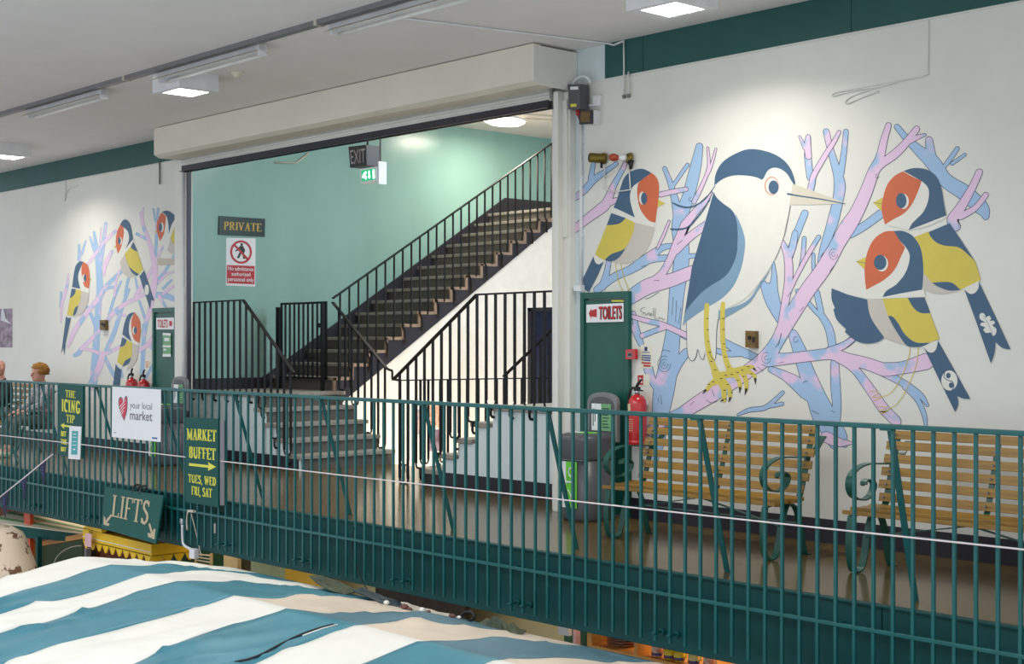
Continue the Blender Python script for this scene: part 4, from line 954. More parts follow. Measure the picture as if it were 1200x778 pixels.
# ================================================================ FIRE EXTINGUISHERS
def make_ext(cx, cy, zb, label, h=.40, r=.085):
    t = thing('fire_extinguisher', label, 'fire extinguisher', (cx, cy, zb), 'red fire extinguishers')
    mb = MB(); mb.lathe((cx,cy,zb), [(r*.94,0),(r,.015),(r,h-.05),(r*.93,h-.01),(r*.7,h+.025),(r*.35,h+.04),(.022,h+.045)], 20); mb.build('cylinder', 'red_paint', t)
    mb = MB(); mb.lathe((cx,cy,zb-.004), [(r*.97,0),(r*1.02,.002),(r*1.02,.035),(r,.037)], 20); mb.build('base_ring', 'red_paint', t)
    mb = MB(); mb.lathe((cx,cy,zb+h+.045), [(.022,0),(.022,.03),(.015,.035),(.015,.06)], 10); mb.build('valve', 'chrome', t)
    mb = MB(); z = zb+h+.09
    mb.bar((cx-.01,cy-.01,z),(cx+.085,cy-.03,z-.012),.022,.010); mb.bar((cx-.02,cy,z+.008),(cx+.03,cy-.02,z+.055),.022,.012); mb.bar((cx+.03,cy-.02,z+.055),(cx+.075,cy-.03,z+.088),.022,.010); mb.box(cx-.03,cx+.02,cy-.02,cy+.02,z-.015,z+.02)
    mb.build('handle', 'rubber', t)
    mb = MB(); mb.tube(spline([(cx-.01,cy,z),(cx-.05,cy-.01,z+.01),(cx-.09,cy-.01,z-.04),(cx-.105,cy-.01,z-.12),(cx-.105,cy-.01,zb+.22),(cx-.10,cy-.01,zb+.16)],4), .011, 8)
    mb.tube([(cx-.10,cy-.01,zb+.17),(cx-.10,cy-.01,zb+.10)],[.014,.02],8); mb.build('hose', 'rubber', t)
    def lab(z0,z1,m,a0,a1,nm):
        mb = MB(); vs=[]; n=8
        for i in range(n+1):
            a = math.radians(a0+(a1-a0)*i/n)
            for zz in (z0,z1): vs.append((cx+(r+.002)*math.cos(a), cy+(r+.002)*math.sin(a), zz))
        mb.add(vs, [(2*i,2*i+2,2*i+3,2*i+1) for i in range(n)], True); mb.build(nm, m, t)
    lab(zb+h-.105, zb+h-.04, 'label_cream', -150, -95, 'band_label'); lab(zb+.10, zb+.245, 'sign_red', -140, -40, 'instruction_label')
    mb = MB()
    for i in range(6):
        z_ = zb+.12+i*.02; a = math.radians(-75)
        for a in (-110,-95,-80): 
            aa=math.radians(a); mb.box(cx+(r+.003)*math.cos(aa)-.008,cx+(r+.003)*math.cos(aa)+.008,cy+(r+.004)*math.sin(aa)-.001,cy+(r+.004)*math.sin(aa)+.001,z_,z_+.005)
    mb.build('label_text', 'label_cream', t)
    mb = MB(); mb.box(cx-.02,cx+.02,cy+r-.005,YW,zb+h-.06,zb+h-.02); mb.build('wall_bracket', 'plastic_white', t)
    return t
p = PY(747,520,9.38)
e = make_ext(p.x, 9.38, p.z, 'red fire extinguisher hung on the wall right of the grey bin')
p1 = PY(154.5,452,9.38); p2 = PY(168.5,453,9.38)
dup(e, (p1.x-p.x,0,.655-p.z), 'red fire extinguisher on the left wall, farther left of the pair')
dup(e, (p2.x-p.x,0,.64-p.z), 'red fire extinguisher on the left wall, right one of the pair, next to the cupboard')
# ================================================================ WALL SIGNS AND DEVICES
def sign(name, label, cat, board, face, t=.012, group=None):
    mb = MB(); board.slab(mb, t, o=t)
    board.c = [q+board.n*t for q in board.c]
    o = mb.build(name, face, None, bevel=.0015); tag(o, label, cat, group); return o
def on(board, parent, name, m, f, *a, **k):
    mb = MB(); getattr(board, f)(mb, *a, **k); return mb.build(name, m, parent, recalc=(f != 'sans'))
def rectp(a0,b0,a1,b1): return [(a0,b0),(a1,b0),(a1,b1),(a0,b1)]
b = boardY([(687.5,357),(731,355),(731,377),(687.5,378)], YW-.045); o = sign('toilets_sign','white toilets sign with red arrow on the right green cupboard','sign',b,'paper_white',.006)
on(b,o,'lettering','letter_dark','sans','TOILETS',.36,.975,.13,.87,bold=.03,t=.0015)
on(b,o,'lettering','sign_red','sans','TOILETS',.345,.955,.13,.86,bold=.02,t=.003)
on(b,o,'arrow','sign_red','polys',[[(.07,.5),(.14,.22),(.14,.34),(.29,.25),(.29,.72),(.14,.66),(.14,.78)]])
b = boardY([(183.5,372.5),(204,372),(204,386),(183.5,386)], YW-.05); o = sign('toilets_sign','small white toilets sign with red arrow on the left green cupboard','sign',b,'paper_white',.006)
on(b,o,'lettering','sign_red','sans','TOILETS',.08,.68,.15,.85,bold=.02)
on(b,o,'arrow','sign_red','polys',[[(.93,.5),(.86,.22),(.86,.3),(.75,.27),(.75,.72),(.86,.7),(.86,.78)]])
b = boardY([(191,390),(200.5,390.5),(200.5,418),(191,418)], YW-.045); o = sign('green_notice','green and white paper notice taped on the left green cupboard','notice',b,'notice_green',.003)
on(b,o,'notice_bands','paper_white','polys',[rectp(0,0,1,.1),rectp(0,.52,1,.6),rectp(0,.88,1,1),rectp(.2,.2,.8,.34),rectp(.1,.66,.4,.74)])
b = boardY([(736,409.5),(747.5,409),(747.5,421),(736,421)], YW-.04); o = sign('fire_alarm_call_point','red square fire alarm call point right of the cupboard door','fire alarm',b,'red_paint',.035)
on(b,o,'call_panel','trunk_grey','polys',[rectp(.22,.3,.68,.78)]); on(b,o,'call_glass','letter_dark','polys',[rectp(.3,.42,.6,.64)],t=.004)
b = boardY([(751,404),(764.5,404.5),(763.5,432),(750.5,431)], YW); o = sign('safety_notice','small white safety notice with blue and red bars above the extinguisher','notice',b,'paper_cream',.003)
on(b,o,'blue_text','letter_blue','polys',[rectp(.12,.43,.92,.48),rectp(.3,.52,.92,.58),rectp(.3,.62,.9,.68),[(.35,.08),(.6,.08),(.6,.26),(.35,.26)],rectp(.12,.30,.8,.33)]); on(b,o,'red_text','sign_red','polys',[rectp(.12,.74,.92,.81),rectp(.3,.85,.92,.93)])
on(b,o,'dark_text','letter_dark','polys',[rectp(.12,.52,.25,.57),rectp(.12,.62,.25,.67),rectp(.43,.1,.53,.22)],t=.004)
b = boardY([(747,439),(761.5,438.5),(761,452),(747,452)], YW); o = sign('extinguisher_notice','small red and cream extinguisher notice just above the right fire extinguisher','notice',b,'paper_cream',.003)
on(b,o,'red_panel','sign_red','polys',[rectp(.05,.05,.5,.92)]); on(b,o,'symbol','paper_white','polys',[rectp(.2,.25,.27,.75),rectp(.33,.35,.42,.75),rectp(.62,.2,.9,.24),rectp(.62,.32,.9,.36),rectp(.62,.44,.9,.48)],t=.004)
b = boardY([(158,416),(161,416),(161,422),(158,422)], YW); o = sign('extinguisher_notice','tiny red notice above the left pair of extinguishers, higher of two','notice',b,'mug_terracotta',.003)
b = boardY([(171,423),(176,423),(176,430.5),(171,430.5)], YW); o = sign('extinguisher_notice','tiny red and white notice beside the left cupboard, lower of two','notice',b,'mug_terracotta',.003)
on(b,o,'white_edge','paper_cream','polys',[rectp(.65,0,1,1)])
b = boardY([(-4,362),(14.5,361.5),(14.5,407),(-4,407)], YW); o = sign('wall_poster','dark mauve poster at the left edge of the photo behind the bald man','poster',b,'poster_mauve',.006)
on(b,o,'poster_motif','cloth_white','polys',[[(.35,.0),(.45,0),(.6,.25),(.95,.4),(.6,.35),(.3,.3)]])
# brown wall sockets
def sockbox(c, label):
    b = boardY(c, YW); o = sign('wall_box', label, 'wall box', b, 'socket_brown', .05, 'brown wall boxes on the murals')
    on(b,o,'knob','rubber','polys',[rectp(.35,.3,.6,.5)],t=.015); on(b,o,'hinge','rubber','polys',[rectp(.8,.35,.98,.65)],t=.015); on(b,o,'plate','brass','polys',[rectp(.1,.1,.5,.2),rectp(.12,.7,.5,.85)])
    return o
sockbox([(877.5,387.5),(889,388),(889,408),(877.5,407)], 'small brown metal box on the wall near the heron legs')
sockbox([(120.5,375),(127,375),(127,387),(120.5,386.5)], 'small brown metal box on the left wall painting')
b = boardY([(185,302.5),(207.5,303),(207.5,310.5),(185,310.5)], YW); sign('cover_plate', 'long beige cover plate on the branches at the right of left mural', 'cover plate', b, 'trunking_tan', .008)
# green wall signs
XG = HX
b = boardX([(256,253),(310,256.5),(309.5,277.5),(255.5,275)], XG); o = sign('private_sign','dark green PRIVATE sign with gold letters high on green wall','sign',b,'sign_darkgreen',.02)
on(b,o,'lettering','gold_letter','serif','PRIVATE',.10,.92,.28,.72,tw=.15,nw=.07)
b = boardX([(265,278.5),(299.5,279.5),(299,336),(264.5,334.5)], XG); o = sign('prohibition_sign','white and red no admittance sign below the private sign','sign',b,'paper_white',.004)
on(b,o,'red_panel','sign_red','polys',[rectp(.03,.57,.97,.95)])
ring = []
n_=24
def circ(cx,cy,rx,ry,n=24): return [(cx+rx*math.cos(2*math.pi*i/n), cy+ry*math.sin(2*math.pi*i/n)) for i in range(n)]
c1 = circ(.5,.29,.37,.245); c2 = circ(.5,.29,.30,.20)
on(b,o,'red_ring','sign_red','polys',[[c1[i],c1[(i+1)%24],c2[(i+1)%24],c2[i]] for i in range(24)]+[[(.23,.15),(.29,.125),(.77,.43),(.71,.455)]],t=.003)
on(b,o,'figure','letter_dark','polys',[circ(.52,.135,.045,.03,10),[(.46,.165),(.58,.165),(.60,.29),(.46,.29)],[(.46,.17),(.36,.23),(.30,.27),(.32,.285),(.42,.25),(.48,.22)],[(.57,.17),(.64,.25),(.61,.30),(.57,.26)],[(.46,.28),(.53,.28),(.44,.42),(.36,.42)],[(.53,.28),(.60,.28),(.65,.43),(.58,.43)]],t=.002)
on(b,o,'lettering','paper_white','sans','No admittance',.07,.93,.60,.68,bold=.01,t=.0045); on(b,o,'lettering','paper_white','sans','authorised',.18,.82,.71,.79,bold=.01,t=.0045); on(b,o,'lettering','paper_white','sans','personnel only',.06,.94,.82,.93,bold=.01,t=.0045)
# hanging exit signs (inside the stair hall)
YE = 10.6
t = thing('exit_sign','black box EXIT sign hanging from a short rod under the shutter','exit sign',tuple(PY(424,180,YE)))
p0, p1_ = PY(409,172,YE), PY(429,196,YE)
mb = MB(); mb.prism([PY(408.2,172.5,YE),PY(428.5,169.5,YE),PY(429,194,YE),PY(410,196.5,YE)], (0,0,0.0001)) if 0 else None
bx = Board(PY(408.2,172,YE),PY(429,169.5,YE),PY(429.5,194,YE),PY(410,196.5,YE),(0,-1,0))
mb.prism([q for q in bx.c], (.0,.22,.0)); mb.build('sign_box','plastic_dark',t,bevel=.004)
mb = MB(); bx.sans(mb,'EXIT',.10,.95,.18,.84,t=.004); mb.build('lettering','exit_letter',t,recalc=False)
mb = MB(); q = bx.at(.72,0); mb.tube([(q.x,q.y+.1,q.z),(q.x,q.y+.1,HZ)],.012); mb.build('hanging_rod','rubber',t)
t = thing('exit_sign','small lit green emergency exit sign with running figure, hanging lower','exit sign',tuple(PY(435,205,YE)))
bx = Board(PY(421.5,198,YE),PY(441,195,YE),PY(441.5,212.5,YE),PY(422.5,215.5,YE),(0,-1,0))
mb = MB(); mb.prism(bx.c,(0,.09,0)); mb.build('sign_box','plastic_white',t,bevel=.003)
mb = MB(); bx.polys(mb,[rectp(.1,.12,.92,.86)],t=.004); mb.build('lit_panel','exit_lit',t)
mb = MB(); bx.polys(mb,[rectp(.80,.2,.90,.78),[(.2,.4),(.36,.22),(.44,.3),(.34,.48),(.42,.6),(.36,.78),(.28,.62),(.16,.62)],rectp(.55,.22,.60,.62),[(.5,.58),(.65,.58),(.575,.76)]],t=.007); mb.build('symbol','exit_white',t)
mb = MB(); q = bx.at(.95,.3); mb.box(q.x+.02,q.x+.04,q.y+.02,q.y+.14,q.z-.16,q.z+.12); mb.build('end_box','plastic_white',t)
mb = MB(); q = bx.at(.95,0); mb.tube([(q.x+.02,q.y+.06,q.z),(q.x+.02,q.y+.06,HZ)],.012); mb.build('hanging_rod','trunk_grey',t)
# isolator box, sounder, junction boxes, conduits on the right of the post
b = boardY([(666.5,99),(680.5,98.5),(680.5,128),(667,128.5)], 9.36); t = sign('isolator_box','dark grey electrical isolator box with red cable at the top of the post','electrical box',b,'plastic_grey',.01)
mb = MB(); mb.prism([q+Vector((0,.011,0)) for q in b.c], (0,.11,0)); mb.build('box_body','plastic_grey',t,bevel=.006)
on(b,t,'white_label','paper_white','polys',[rectp(.2,.10,.85,.22)]); on(b,t,'warning_label','yellow_letter','polys',[rectp(.2,.78,.7,.90)])
q = b.at(.5,1); mb = MB(); mb.tube([(q.x,q.y+.05,q.z),(q.x,q.y+.05,q.z-.05)],.02,8); mb.tube(spline([(q.x,q.y+.05,q.z-.04),PY(678,137,9.43),PY(681,143,9.46),PY(690,144.5,9.47)],4),.008,6); mb.build('red_cable','cable_red',t)
q = b.at(.3,0); mb = MB(); mb.tube(spline([(q.x-.02,q.y+.06,q.z-.03),(q.x-.03,q.y+.06,q.z+.03),(q.x+.06,q.y+.06,q.z+.07),(q.x+.14,q.y+.07,q.z+.05),(q.x+.16,q.y+.09,q.z+.0)],4),.014,8); mb.build('flexible_conduit','plastic_white',t)
b = boardY([(697.5,112.5),(706,112),(706,124),(697.5,124.5)], YW); o = sign('junction_box','small white square switch box right of the isolator','switch',b,'plastic_white',.035)
mb = MB(); q0 = PY(684,124.5,YW-.02); mb.tube([q0,PY(698,123,YW-.02)],.012,8); mb.build('conduit','plastic_white',o)
b = boardY([(688,130),(704,130),(704,146.5),(688,147)], YW); t = sign('alarm_sounder','dark square alarm unit on white backing below the switch box','alarm',b,'plastic_white',.08)
b2 = Board(b.at(-.05,.0,.0),b.at(.90,0,.0),b.at(.90,1.0,.0),b.at(-.05,1.0,.0),(0,-1,0)); mb = MB(); b2.slab(mb,.02,o=.02); mb.build('dark_front','plastic_dark',t,bevel=.003)
b2.c=[q+b2.n*.02 for q in b2.c]; mb = MB(); b2.polys(mb,[rectp(.15,.15,.85,.85)],t=.003); mb.build('grille','socket_brown',t)
mb = MB(); mb.tube([PY(681,128,YW-.015),PY(681,336,YW-.015)],.0155,8)
for y in (167,207,276): q=PY(681,y,YW-.015); mb.box(q.x-.022,q.x+.022,YW-.012,YW,q.z-.01,q.z+.01)
tag(mb.build('conduit_pipe','plastic_white'),'long white vertical conduit pipe right of the white post','pipe')
b = boardY([(677,334),(685.5,334),(685.5,341.5),(677,341)], YW); sign('junction_box','white junction box at the bottom of the long conduit above cupboard','junction box',b,'plastic_white',.06)
for i,(x,y0,y1,lab) in enumerate(((731,47,113,'left one of two short white cables crossing the green wall board'),(736.5,84,112,'shorter white cable hanging right beside its twin below the green board'))):
    mb = MB(); mb.tube([PY(x,y0,YW-.03),PY(x+.3,(y0+y1)/2,YW-.03),PY(x,y1,YW-.02)],.009,6); q=PY(x,y1,YW-.02); o=mb.build('hanging_cable','cable_white'); tag(o,lab,'cable')
    mb = MB(); mb.lathe((q.x,q.y,q.z-.02),[(.008,0),(.016,.005),(.016,.03),(.008,.035)],8); mb.build('cable_end','trunk_grey',o)
mb = MB(); mb.tube([(-9.5,7.08,ZC-.012),(-8.95,YW-.05,ZC-.012),(-8.90,YW-.03,ZC-.03),PY(731,48,YW-.03)],.010,6); tag(mb.build('ceiling_conduit','plastic_white'),'thin white conduit crossing the ceiling from tube light to wall','pipe')
mb = MB()
q1=[(1087.5,-6),(1088,40),(1087.5,80),(1086,88),(1060,94),(1020,102),(985,107),(976,110),(977,112.5),(990,109),(1020,103),(1050,97.5)]
mb.tube(spline([PY(x,y,YW-.006) for x,y in q1],3),.006,5)
mb.tube(spline([PY(x,y,YW-.006) for x,y in [(1050,97),(1020,105),(998,113),(991,119),(993,121.5),(1008,115),(1030,107)]],3),.006,5)
tag(mb.build('wire_loop','cable_white'),'thin grey wire dropping from the ceiling into loose loops on the wall above the goldfinches','cable')
mb = MB(); mb.tube(spline([PY(x,y,YW-.01) for x,y in [(76,205),(77,220),(76,236),(80,222),(92,217)]],3),.006,5); tag(mb.build('wire_loop','cable_white'),'thin loose wire hanging on the left wall below the green board','cable')
mb = MB(); mb.tube([PY(187,184,YW-.02),PY(187,216,YW-.02)],.012,6); tag(mb.build('hanging_cable','trunk_grey'),'short grey cable below the left end of the shutter box','cable')
# brass lamp fittings
def fitting(x, y, label, red):
    c = PY(x, y, YW); t = thing('wall_fitting', label, 'wall fitting', tuple(c))
    d = Vector((-.55,-.83,.05)).normalized()
    if not red:
        mb = MB(); mb.tube([c+d*.0,c+d*.03,c+d*.05,c+d*.155,c+d*.16],[.05,.055,.045,.045,.04],14); mb.build('housing','brass',t)
        mb = MB(); mb.tube([c+d*.155,c+d*.165],[.034,.03],12); mb.build('lens','rubber',t)
        mb = MB(); q=c+d*.02; mb.tube([q+Vector((0,-.03,-.04)),q+Vector((0,-.03,-.09))],.012,6); mb.build('cable_gland','rubber',t)
    else:
        mb = MB(); mb.tube([c,c+d*.02,c+d*.05],[.052,.055,.04],14); mb.build('base','brass',t)
        mb = MB(); mb.tube([c+d*.05,c+d*.10,c+d*.105,c+d*.13],[.03,.03,.022,.022],10); mb.build('holder','plastic_white',t)
        mb = MB(); mb.tube([c+d*.12,c+d*.14,c+d*.17,c+d*.20,c+d*.215],[.02,.032,.038,.028,.008],12); mb.build('bulb','brass_red',t)
        mb = MB(); q=c+Vector((.02,-.03,-.02)); mb.tube([q,q+Vector((0,0,-.08))],[.03,.012],8); mb.build('cable_gland','rubber',t)
    return t
fitting(710,186,'brass spotlight cylinder pointing left on the wall above the leftmost goldfinch',False)
fitting(740,186,'lamp fitting with small red bulb next to the brass spotlight',True)
mb = MB(); mb.tube(spline([PY(x,y,YW-.015) for x,y in [(708.5,195),(708.5,205),(709.5,219),(716,223.5),(726,224),(737,222.5),(738.5,221),(738,210),(737,196)]],4),.006,6); tag(mb.build('cable','cable_white'),'white cable looping between the two brass wall fittings','cable')
# notices on the wall behind the stairs
b = boardX([(489,478),(500,477),(500,532),(489,533)], BX+.085-.1); 
for c_,nm,m_ in (([(489,480),(499,479.5),(499,508),(489,509)],'colourful small poster seen through railings between the flights','poster_mix'),([(502,474),(516,473),(516,500),(502,501)],'pink and white poster higher on the wall between the flights','mug_terracotta'),([(503,504),(517,503),(517,528),(503,529)],'lowest pale poster on the wall between the flights','poster_mauve')):
    b = boardX(c_, VX0-.015); sign('wall_poster', nm, 'poster', b, m_, .004)
b = boardX([(447.5,537),(453,536.5),(453,545),(447.5,545.5)], VX0-.015); sign('wall_socket','small white wall socket near the floor behind the stair railing','socket',b,'plastic_white',.015)
# ================================================================ RAILING SIGNS
YS = 7.375
b = boardY([(71,449),(99,452.5),(98,537),(70.5,533)], YS-.0); o = sign('hanging_sign','green sign THE ICING TIP in yellow with left arrow, on the railing','sign',b,'sign_green',.018)
on(b,o,'lettering','yellow_letter','serif','THE',.28,.70,.08,.18); on(b,o,'lettering','yellow_letter','serif','ICING',.12,.90,.215,.385,tw=.16,nw=.08); on(b,o,'lettering','yellow_letter','serif','TIP',.32,.68,.42,.53)
on(b,o,'arrow','yellow_letter','polys',[[(.08,.58),(.24,.54),(.22,.568),(.94,.568),(.94,.595),(.22,.595),(.24,.63)]])
on(b,o,'lettering','yellow_letter','serif','BIT',.10,.32,.66,.73,tw=.2,nw=.1); on(b,o,'lettering','yellow_letter','serif','THE',.10,.36,.77,.84,tw=.2,nw=.1); on(b,o,'lettering','yellow_letter','serif','BIT',.10,.32,.88,.94,tw=.2,nw=.1)
b = boardY([(82.5,499),(96,500),(94.5,538.5),(81,537.5)], YS-.022); o = sign('framed_notice','small white framed notice with teal sheet hung over the lower icing tip sign','notice',b,'paper_white',.012)
on(b,o,'notice_sheet','notice_teal','polys',[rectp(.25,.14,.78,.86)]); on(b,o,'notice_text','paper_white','polys',[rectp(.38,.22,.62,.25),rectp(.34,.32,.66,.34),rectp(.36,.45,.64,.47),rectp(.34,.56,.68,.58),rectp(.42,.68,.6,.72)],t=.003)
b = boardY([(132,453),(189,456.5),(188.5,518),(131.5,512)], YS+.0); o = sign('market_banner','white rectangular banner with red heart reading your local market','banner',b,'paper_white',.006)
hp = [(.25,.30),(.28,.18),(.33,.20),(.34,.33),(.32,.48),(.27,.64),(.24,.64),(.19,.52),(.145,.38),(.145,.22),(.20,.19)]
hp = [(v.x,v.y) for v in smooth([(.245,.30,'c'),(.275,.19),(.32,.17),(.335,.30),(.32,.48),(.265,.66,'c'),(.20,.54),(.15,.40),(.14,.25),(.18,.19),(.22,.21)])]
mb = MB(); mb.ngon([b.at(a,c,.001) for a,c in hp]); mb.build('heart_outline','letter_grey',o,recalc=False)
mb = MB(); mb.ngon([b.at(.24+(a-.24)*.84,.40+(c-.40)*.86,.002) for a,c in hp]); mb.build('heart','heart_red',o,recalc=False)
on(b,o,'heart_scribble','paper_white','polys',[[(.17,.38+.07*i),(.29-.012*i,.24+.07*i),(.295-.012*i,.25+.07*i),(.175,.395+.07*i)] for i in range(4)],t=.003)
on(b,o,'lettering','letter_grey','sans','your local',.38,.83,.27,.44,t=.0015); on(b,o,'lettering','letter_grey','sans','market',.385,.84,.44,.62,t=.0015,bold=.01)
on(b,o,'small_print','letter_blue','polys',[rectp(.84,.92,.94,.95),rectp(.04,.9,.10,.91)])
b = boardY([(219,489),(257.5,490.5),(257.5,594.5),(219,588)], YS-.03); o = sign('hanging_sign','green sign MARKET BUFFET in yellow with opening days and right arrow','sign',b,'sign_green',.018)
on(b,o,'lettering','yellow_letter','serif','MARKET',.05,.95,.13,.26,tw=.16,nw=.08); on(b,o,'lettering','yellow_letter','serif','BUFFET',.12,.93,.34,.47,tw=.16,nw=.08)
on(b,o,'arrow','yellow_letter','polys',[[(.12,.535),(.72,.535),(.70,.50),(.94,.545),(.70,.60),(.72,.565),(.12,.565)]])
on(b,o,'lettering','yellow_letter','serif','TUES, WED',.10,.94,.665,.76,tw=.15,nw=.08); on(b,o,'lettering','yellow_letter','serif','FRI, SAT',.20,.82,.80,.90,tw=.15,nw=.08)
mb = MB(); q = b.c; mb.prism([q[1]+Vector((.0,.02,-.02)),q[1]+Vector((.03,.05,-.02)),q[2]+Vector((.03,.05,.02)),q[2]+Vector((0,.02,.02))],(0,.01,0)); mb.build('back_frame','trunk_grey',o)
LT = Board(PY(124.7,570.4,7.33),PY(193,580.7,7.33),PY(184.5,637.5,7.20),PY(120.5,619,7.20),(0,-1,.15)); o = sign('hanging_sign','tilted green LIFTS sign with two downward arrows hung low on railing','sign',LT,'sign_green',.02)
on(LT,o,'lettering','tan_letter','serif','LIFTS',.17,.82,.16,.66,tw=.12,nw=.06)
on(LT,o,'arrow','tan_letter','polys',[[(.16,.62),(.19,.64),(.10,.84),(.15,.84),(.14,.90),(.0+.04,.90),(.03,.70),(.06,.72),(.07,.80)]]); on(LT,o,'arrow','tan_letter','polys',[[(.86,.62),(.83,.63),(.90,.82),(.84,.82),(.86,.90),(.97,.92),(.96,.70),(.93,.72),(.93,.80)]])
mb = MB()
for a in (.5,.62): q = LT.at(a,.0); mb.tube(spline([q+Vector((0,.0,-.02)),q+Vector((-.03,.03,.05)),q+Vector((.04,.06,.06)),q+Vector((.02,.03,.0))],4),.012,6)
mb.build('cable_ties','rubber',o)
# white conduit lamp on the fascia
t = thing('cable_fitting','white cable with rounded end dropping down fascia right of LIFTS sign','cable fitting',tuple(PY(213,610,7.43)))
mb = MB(); mb.tube(spline([PY(213.5,615,7.44),PY(214,632,7.44),PY(216,639,7.44),PY(224,643.5,7.44),PY(229,645,7.46)],4),.014,8); mb.build('conduit','plastic_white',t)
mb = MB(); q = PY(212.5,611,7.44); mb.lathe((q.x,q.y,q.z-.035),[(.012,0),(.026,.02),(.026,.05),(.016,.065)],10,1,.5); mb.build('end_cap','plastic_white',t)
mb = MB(); q = PY(227.5,648.5,7.44); mb.box(q.x-.05,q.x+.05,q.y-.03,q.y+.03,q.z-.05,q.z+.05); mb.build('junction_box','plastic_white',t,bevel=.004)
mb = MB(); q=PY(224.5,599,7.36); mb.box(q.x-.05,q.x+.06,q.y-.02,q.y+.02,q.z-.008,q.z+.012)
mb.tube(spline([PY(220,600,7.37),PY(219,611,7.40),PY(219.5,621,7.41)],4),.010,6); mb.tube(spline([PY(224,601,7.38),PY(230,625,7.42),PY(234,643,7.44),PY(236,652,7.44)],4),.006,6); tag(mb.build('frayed_string','trunking_tan'),'frayed tan string and tape hanging on the lower rail below the market buffet sign','string')
mb = MB(); q=PY(252,619,7.485); mb.box(q.x-.014,q.x+.014,q.y-.004,q.y,q.z-.05,q.z+.05); tag(mb.build('fascia_label','trunking_tan'),'small tan label stuck on the green fascia left of centre','label')
mb = MB(); mb.tube(spline([PY(415,618,7.39),PY(413,640,7.4),PY(417,660,7.4),PY(424,680,7.38),PY(430,690,7.2)],5),.006,6); tag(mb.build('hanging_cable','rubber'),'thin black cable hanging down the fascia to the striped canopy','cable')
# bunting
f0 = PY(62,532,7.36); f1 = Vector(PY(-12,593,7.36)); f1 = PY(-12,592,6.95)
mb = MB(); mb.tube([f0, f0.lerp(f1,.5)+Vector((0,0,-.005)), f1],.008,6); t = mb.build('bunting_string','cord_white'); tag(t,'white bunting string slanting down left from the railing','bunting')
for i,(f,w,h,nm) in enumerate(((.10,.13,.28,'upper'),(.40,.13,.28,'middle'),(.70,.15,.30,'lower'))):
    a = f0.lerp(f1,f); d2=(f1-f0).normalized(); b_=a+d2*w
    tip=(a+b_)/2+Vector((-.01+.03,0,-h))
    mb = MB(); mb.prism([a,b_,tip],(0,.004,0)); o = mb.build('flag','navy_flag',t); 
    mb = MB()
    for k in range(3):
        c_=a.lerp(b_,.5)+Vector((.006*k,-.006,-.06-.035*k)); mb.box(c_.x-.022+.004*k,c_.x+.022-.004*k,c_.y-.003,c_.y,c_.z-.008,c_.z+.006)
    mb.build('flag_print','letter_blue',o)
# ================================================================ CEILING FITTINGS
t0 = thing('ceiling_light','square white ceiling light box glowing, nearest, at top right of centre','ceiling light',(-7.22,8.35,ZC),'square ceiling lights')
mb = MB(); x0,x1,y0,y1=-7.50,-6.95,8.12,8.58
mb.box(x0,x1,y0,y1,4.215,ZC); mb.box(x0,x0+.1,y0,y1,4.195,4.215); mb.box(x1-.09,x1,y0,y1,4.195,4.215); mb.box(x0+.1,x1-.09,y0,y0+.06,4.195,4.215); mb.box(x0+.1,x1-.09,y1-.06,y1,4.195,4.215); mb.build('light_box','plastic_white',t0)
mb = MB(); mb.box(x0+.1,x1-.09,y0+.06,y1-.06,4.2,4.214); mb.build('light_panel','panel_lit',t0)
dup(t0,(-13.06+7.22,7.42-8.35,0),'square white ceiling light box glowing, in front of the shutter box')
dup(t0,(-19.38+7.22,8.20-8.35,0),'square white ceiling light box glowing at the left edge of photo')
# trunking rail
mb = MB(); pA = PY(-20,137,6.98); 
mb.box(-19.8,-5.2,6.94,7.01,ZC-.045,ZC); x=-19
t = mb.build('ceiling_trunking','trunk_grey'); tag(t,'long grey metal trunking rail fixed along the ceiling','trunking')
mb = MB()
for px_c in (146,371): q=PY(px_c,88,6.95); mb.box(q.x-.02,q.x+.02,6.93,7.02,ZC-.05,ZC-.0)
mb.build('joint_clip','trunking_tan',t)
def tube_light(xa, xb, label, first=None):
    if first is not None: return dup(first, (xa-first['x'],0,0), label)
    t = thing('tube_light', label, 'tube light', (xa,7.12,ZC), 'unlit tube lights along the trunking'); t['x'] = xa
    mb = MB(); mb.box(xa,xb,7.06,7.15,ZC-.075,ZC-.02); mb.box(xa,xa+.03,7.07,7.14,ZC-.12,ZC-.02); mb.box(xb-.03,xb,7.07,7.14,ZC-.12,ZC-.02); mb.box(xa+.3,xa+.34,7.08,7.12,ZC-.03,ZC); mb.box(xb-.34,xb-.3,7.08,7.12,ZC-.03,ZC); mb.build('batten','plastic_white',t)
    mb = MB(); mb.tube([(xa+.02,7.16,ZC-.10),(xb-.02,7.16,ZC-.10)],.019,10); mb.build('tube','tube_white',t)
    mb = MB(); mb.prism([(xa+.02,7.06,ZC-.07),(xa+.02,6.99,ZC-.105),(xa+.02,6.995,ZC-.11),(xa+.02,7.07,ZC-.08)],(xb-xa-.04,0,0)); mb.build('reflector','trunking_tan',t)
    return t
xs = [PY(x,y,7.12).x for x,y in ((36,130),(128,108),(190,88),(310,56),(392,30),(540,-8))]
tl = tube_light(xs[2], xs[2]+1.9, 'white unlit tube light fitting just above the second ceiling box light')
tl2 = dup(tl,(xs[0]-xs[2],0,0),'white unlit tube light fitting farthest left on the ceiling')
tl3 = dup(tl,(xs[4]-xs[2],0,0),'white unlit tube light fitting cut by the top edge of photo')
q = PY(270,98,7.62); mb = MB(); mb.lathe((q.x,7.7,ZC-.055),[(.03,0),(.045,.015),(.05,.03),(.065,.035),(.065,.055)],14); tag(mb.build('smoke_detector','paper_cream'),'small round cream smoke detector on the ceiling near the shutter box','smoke detector')
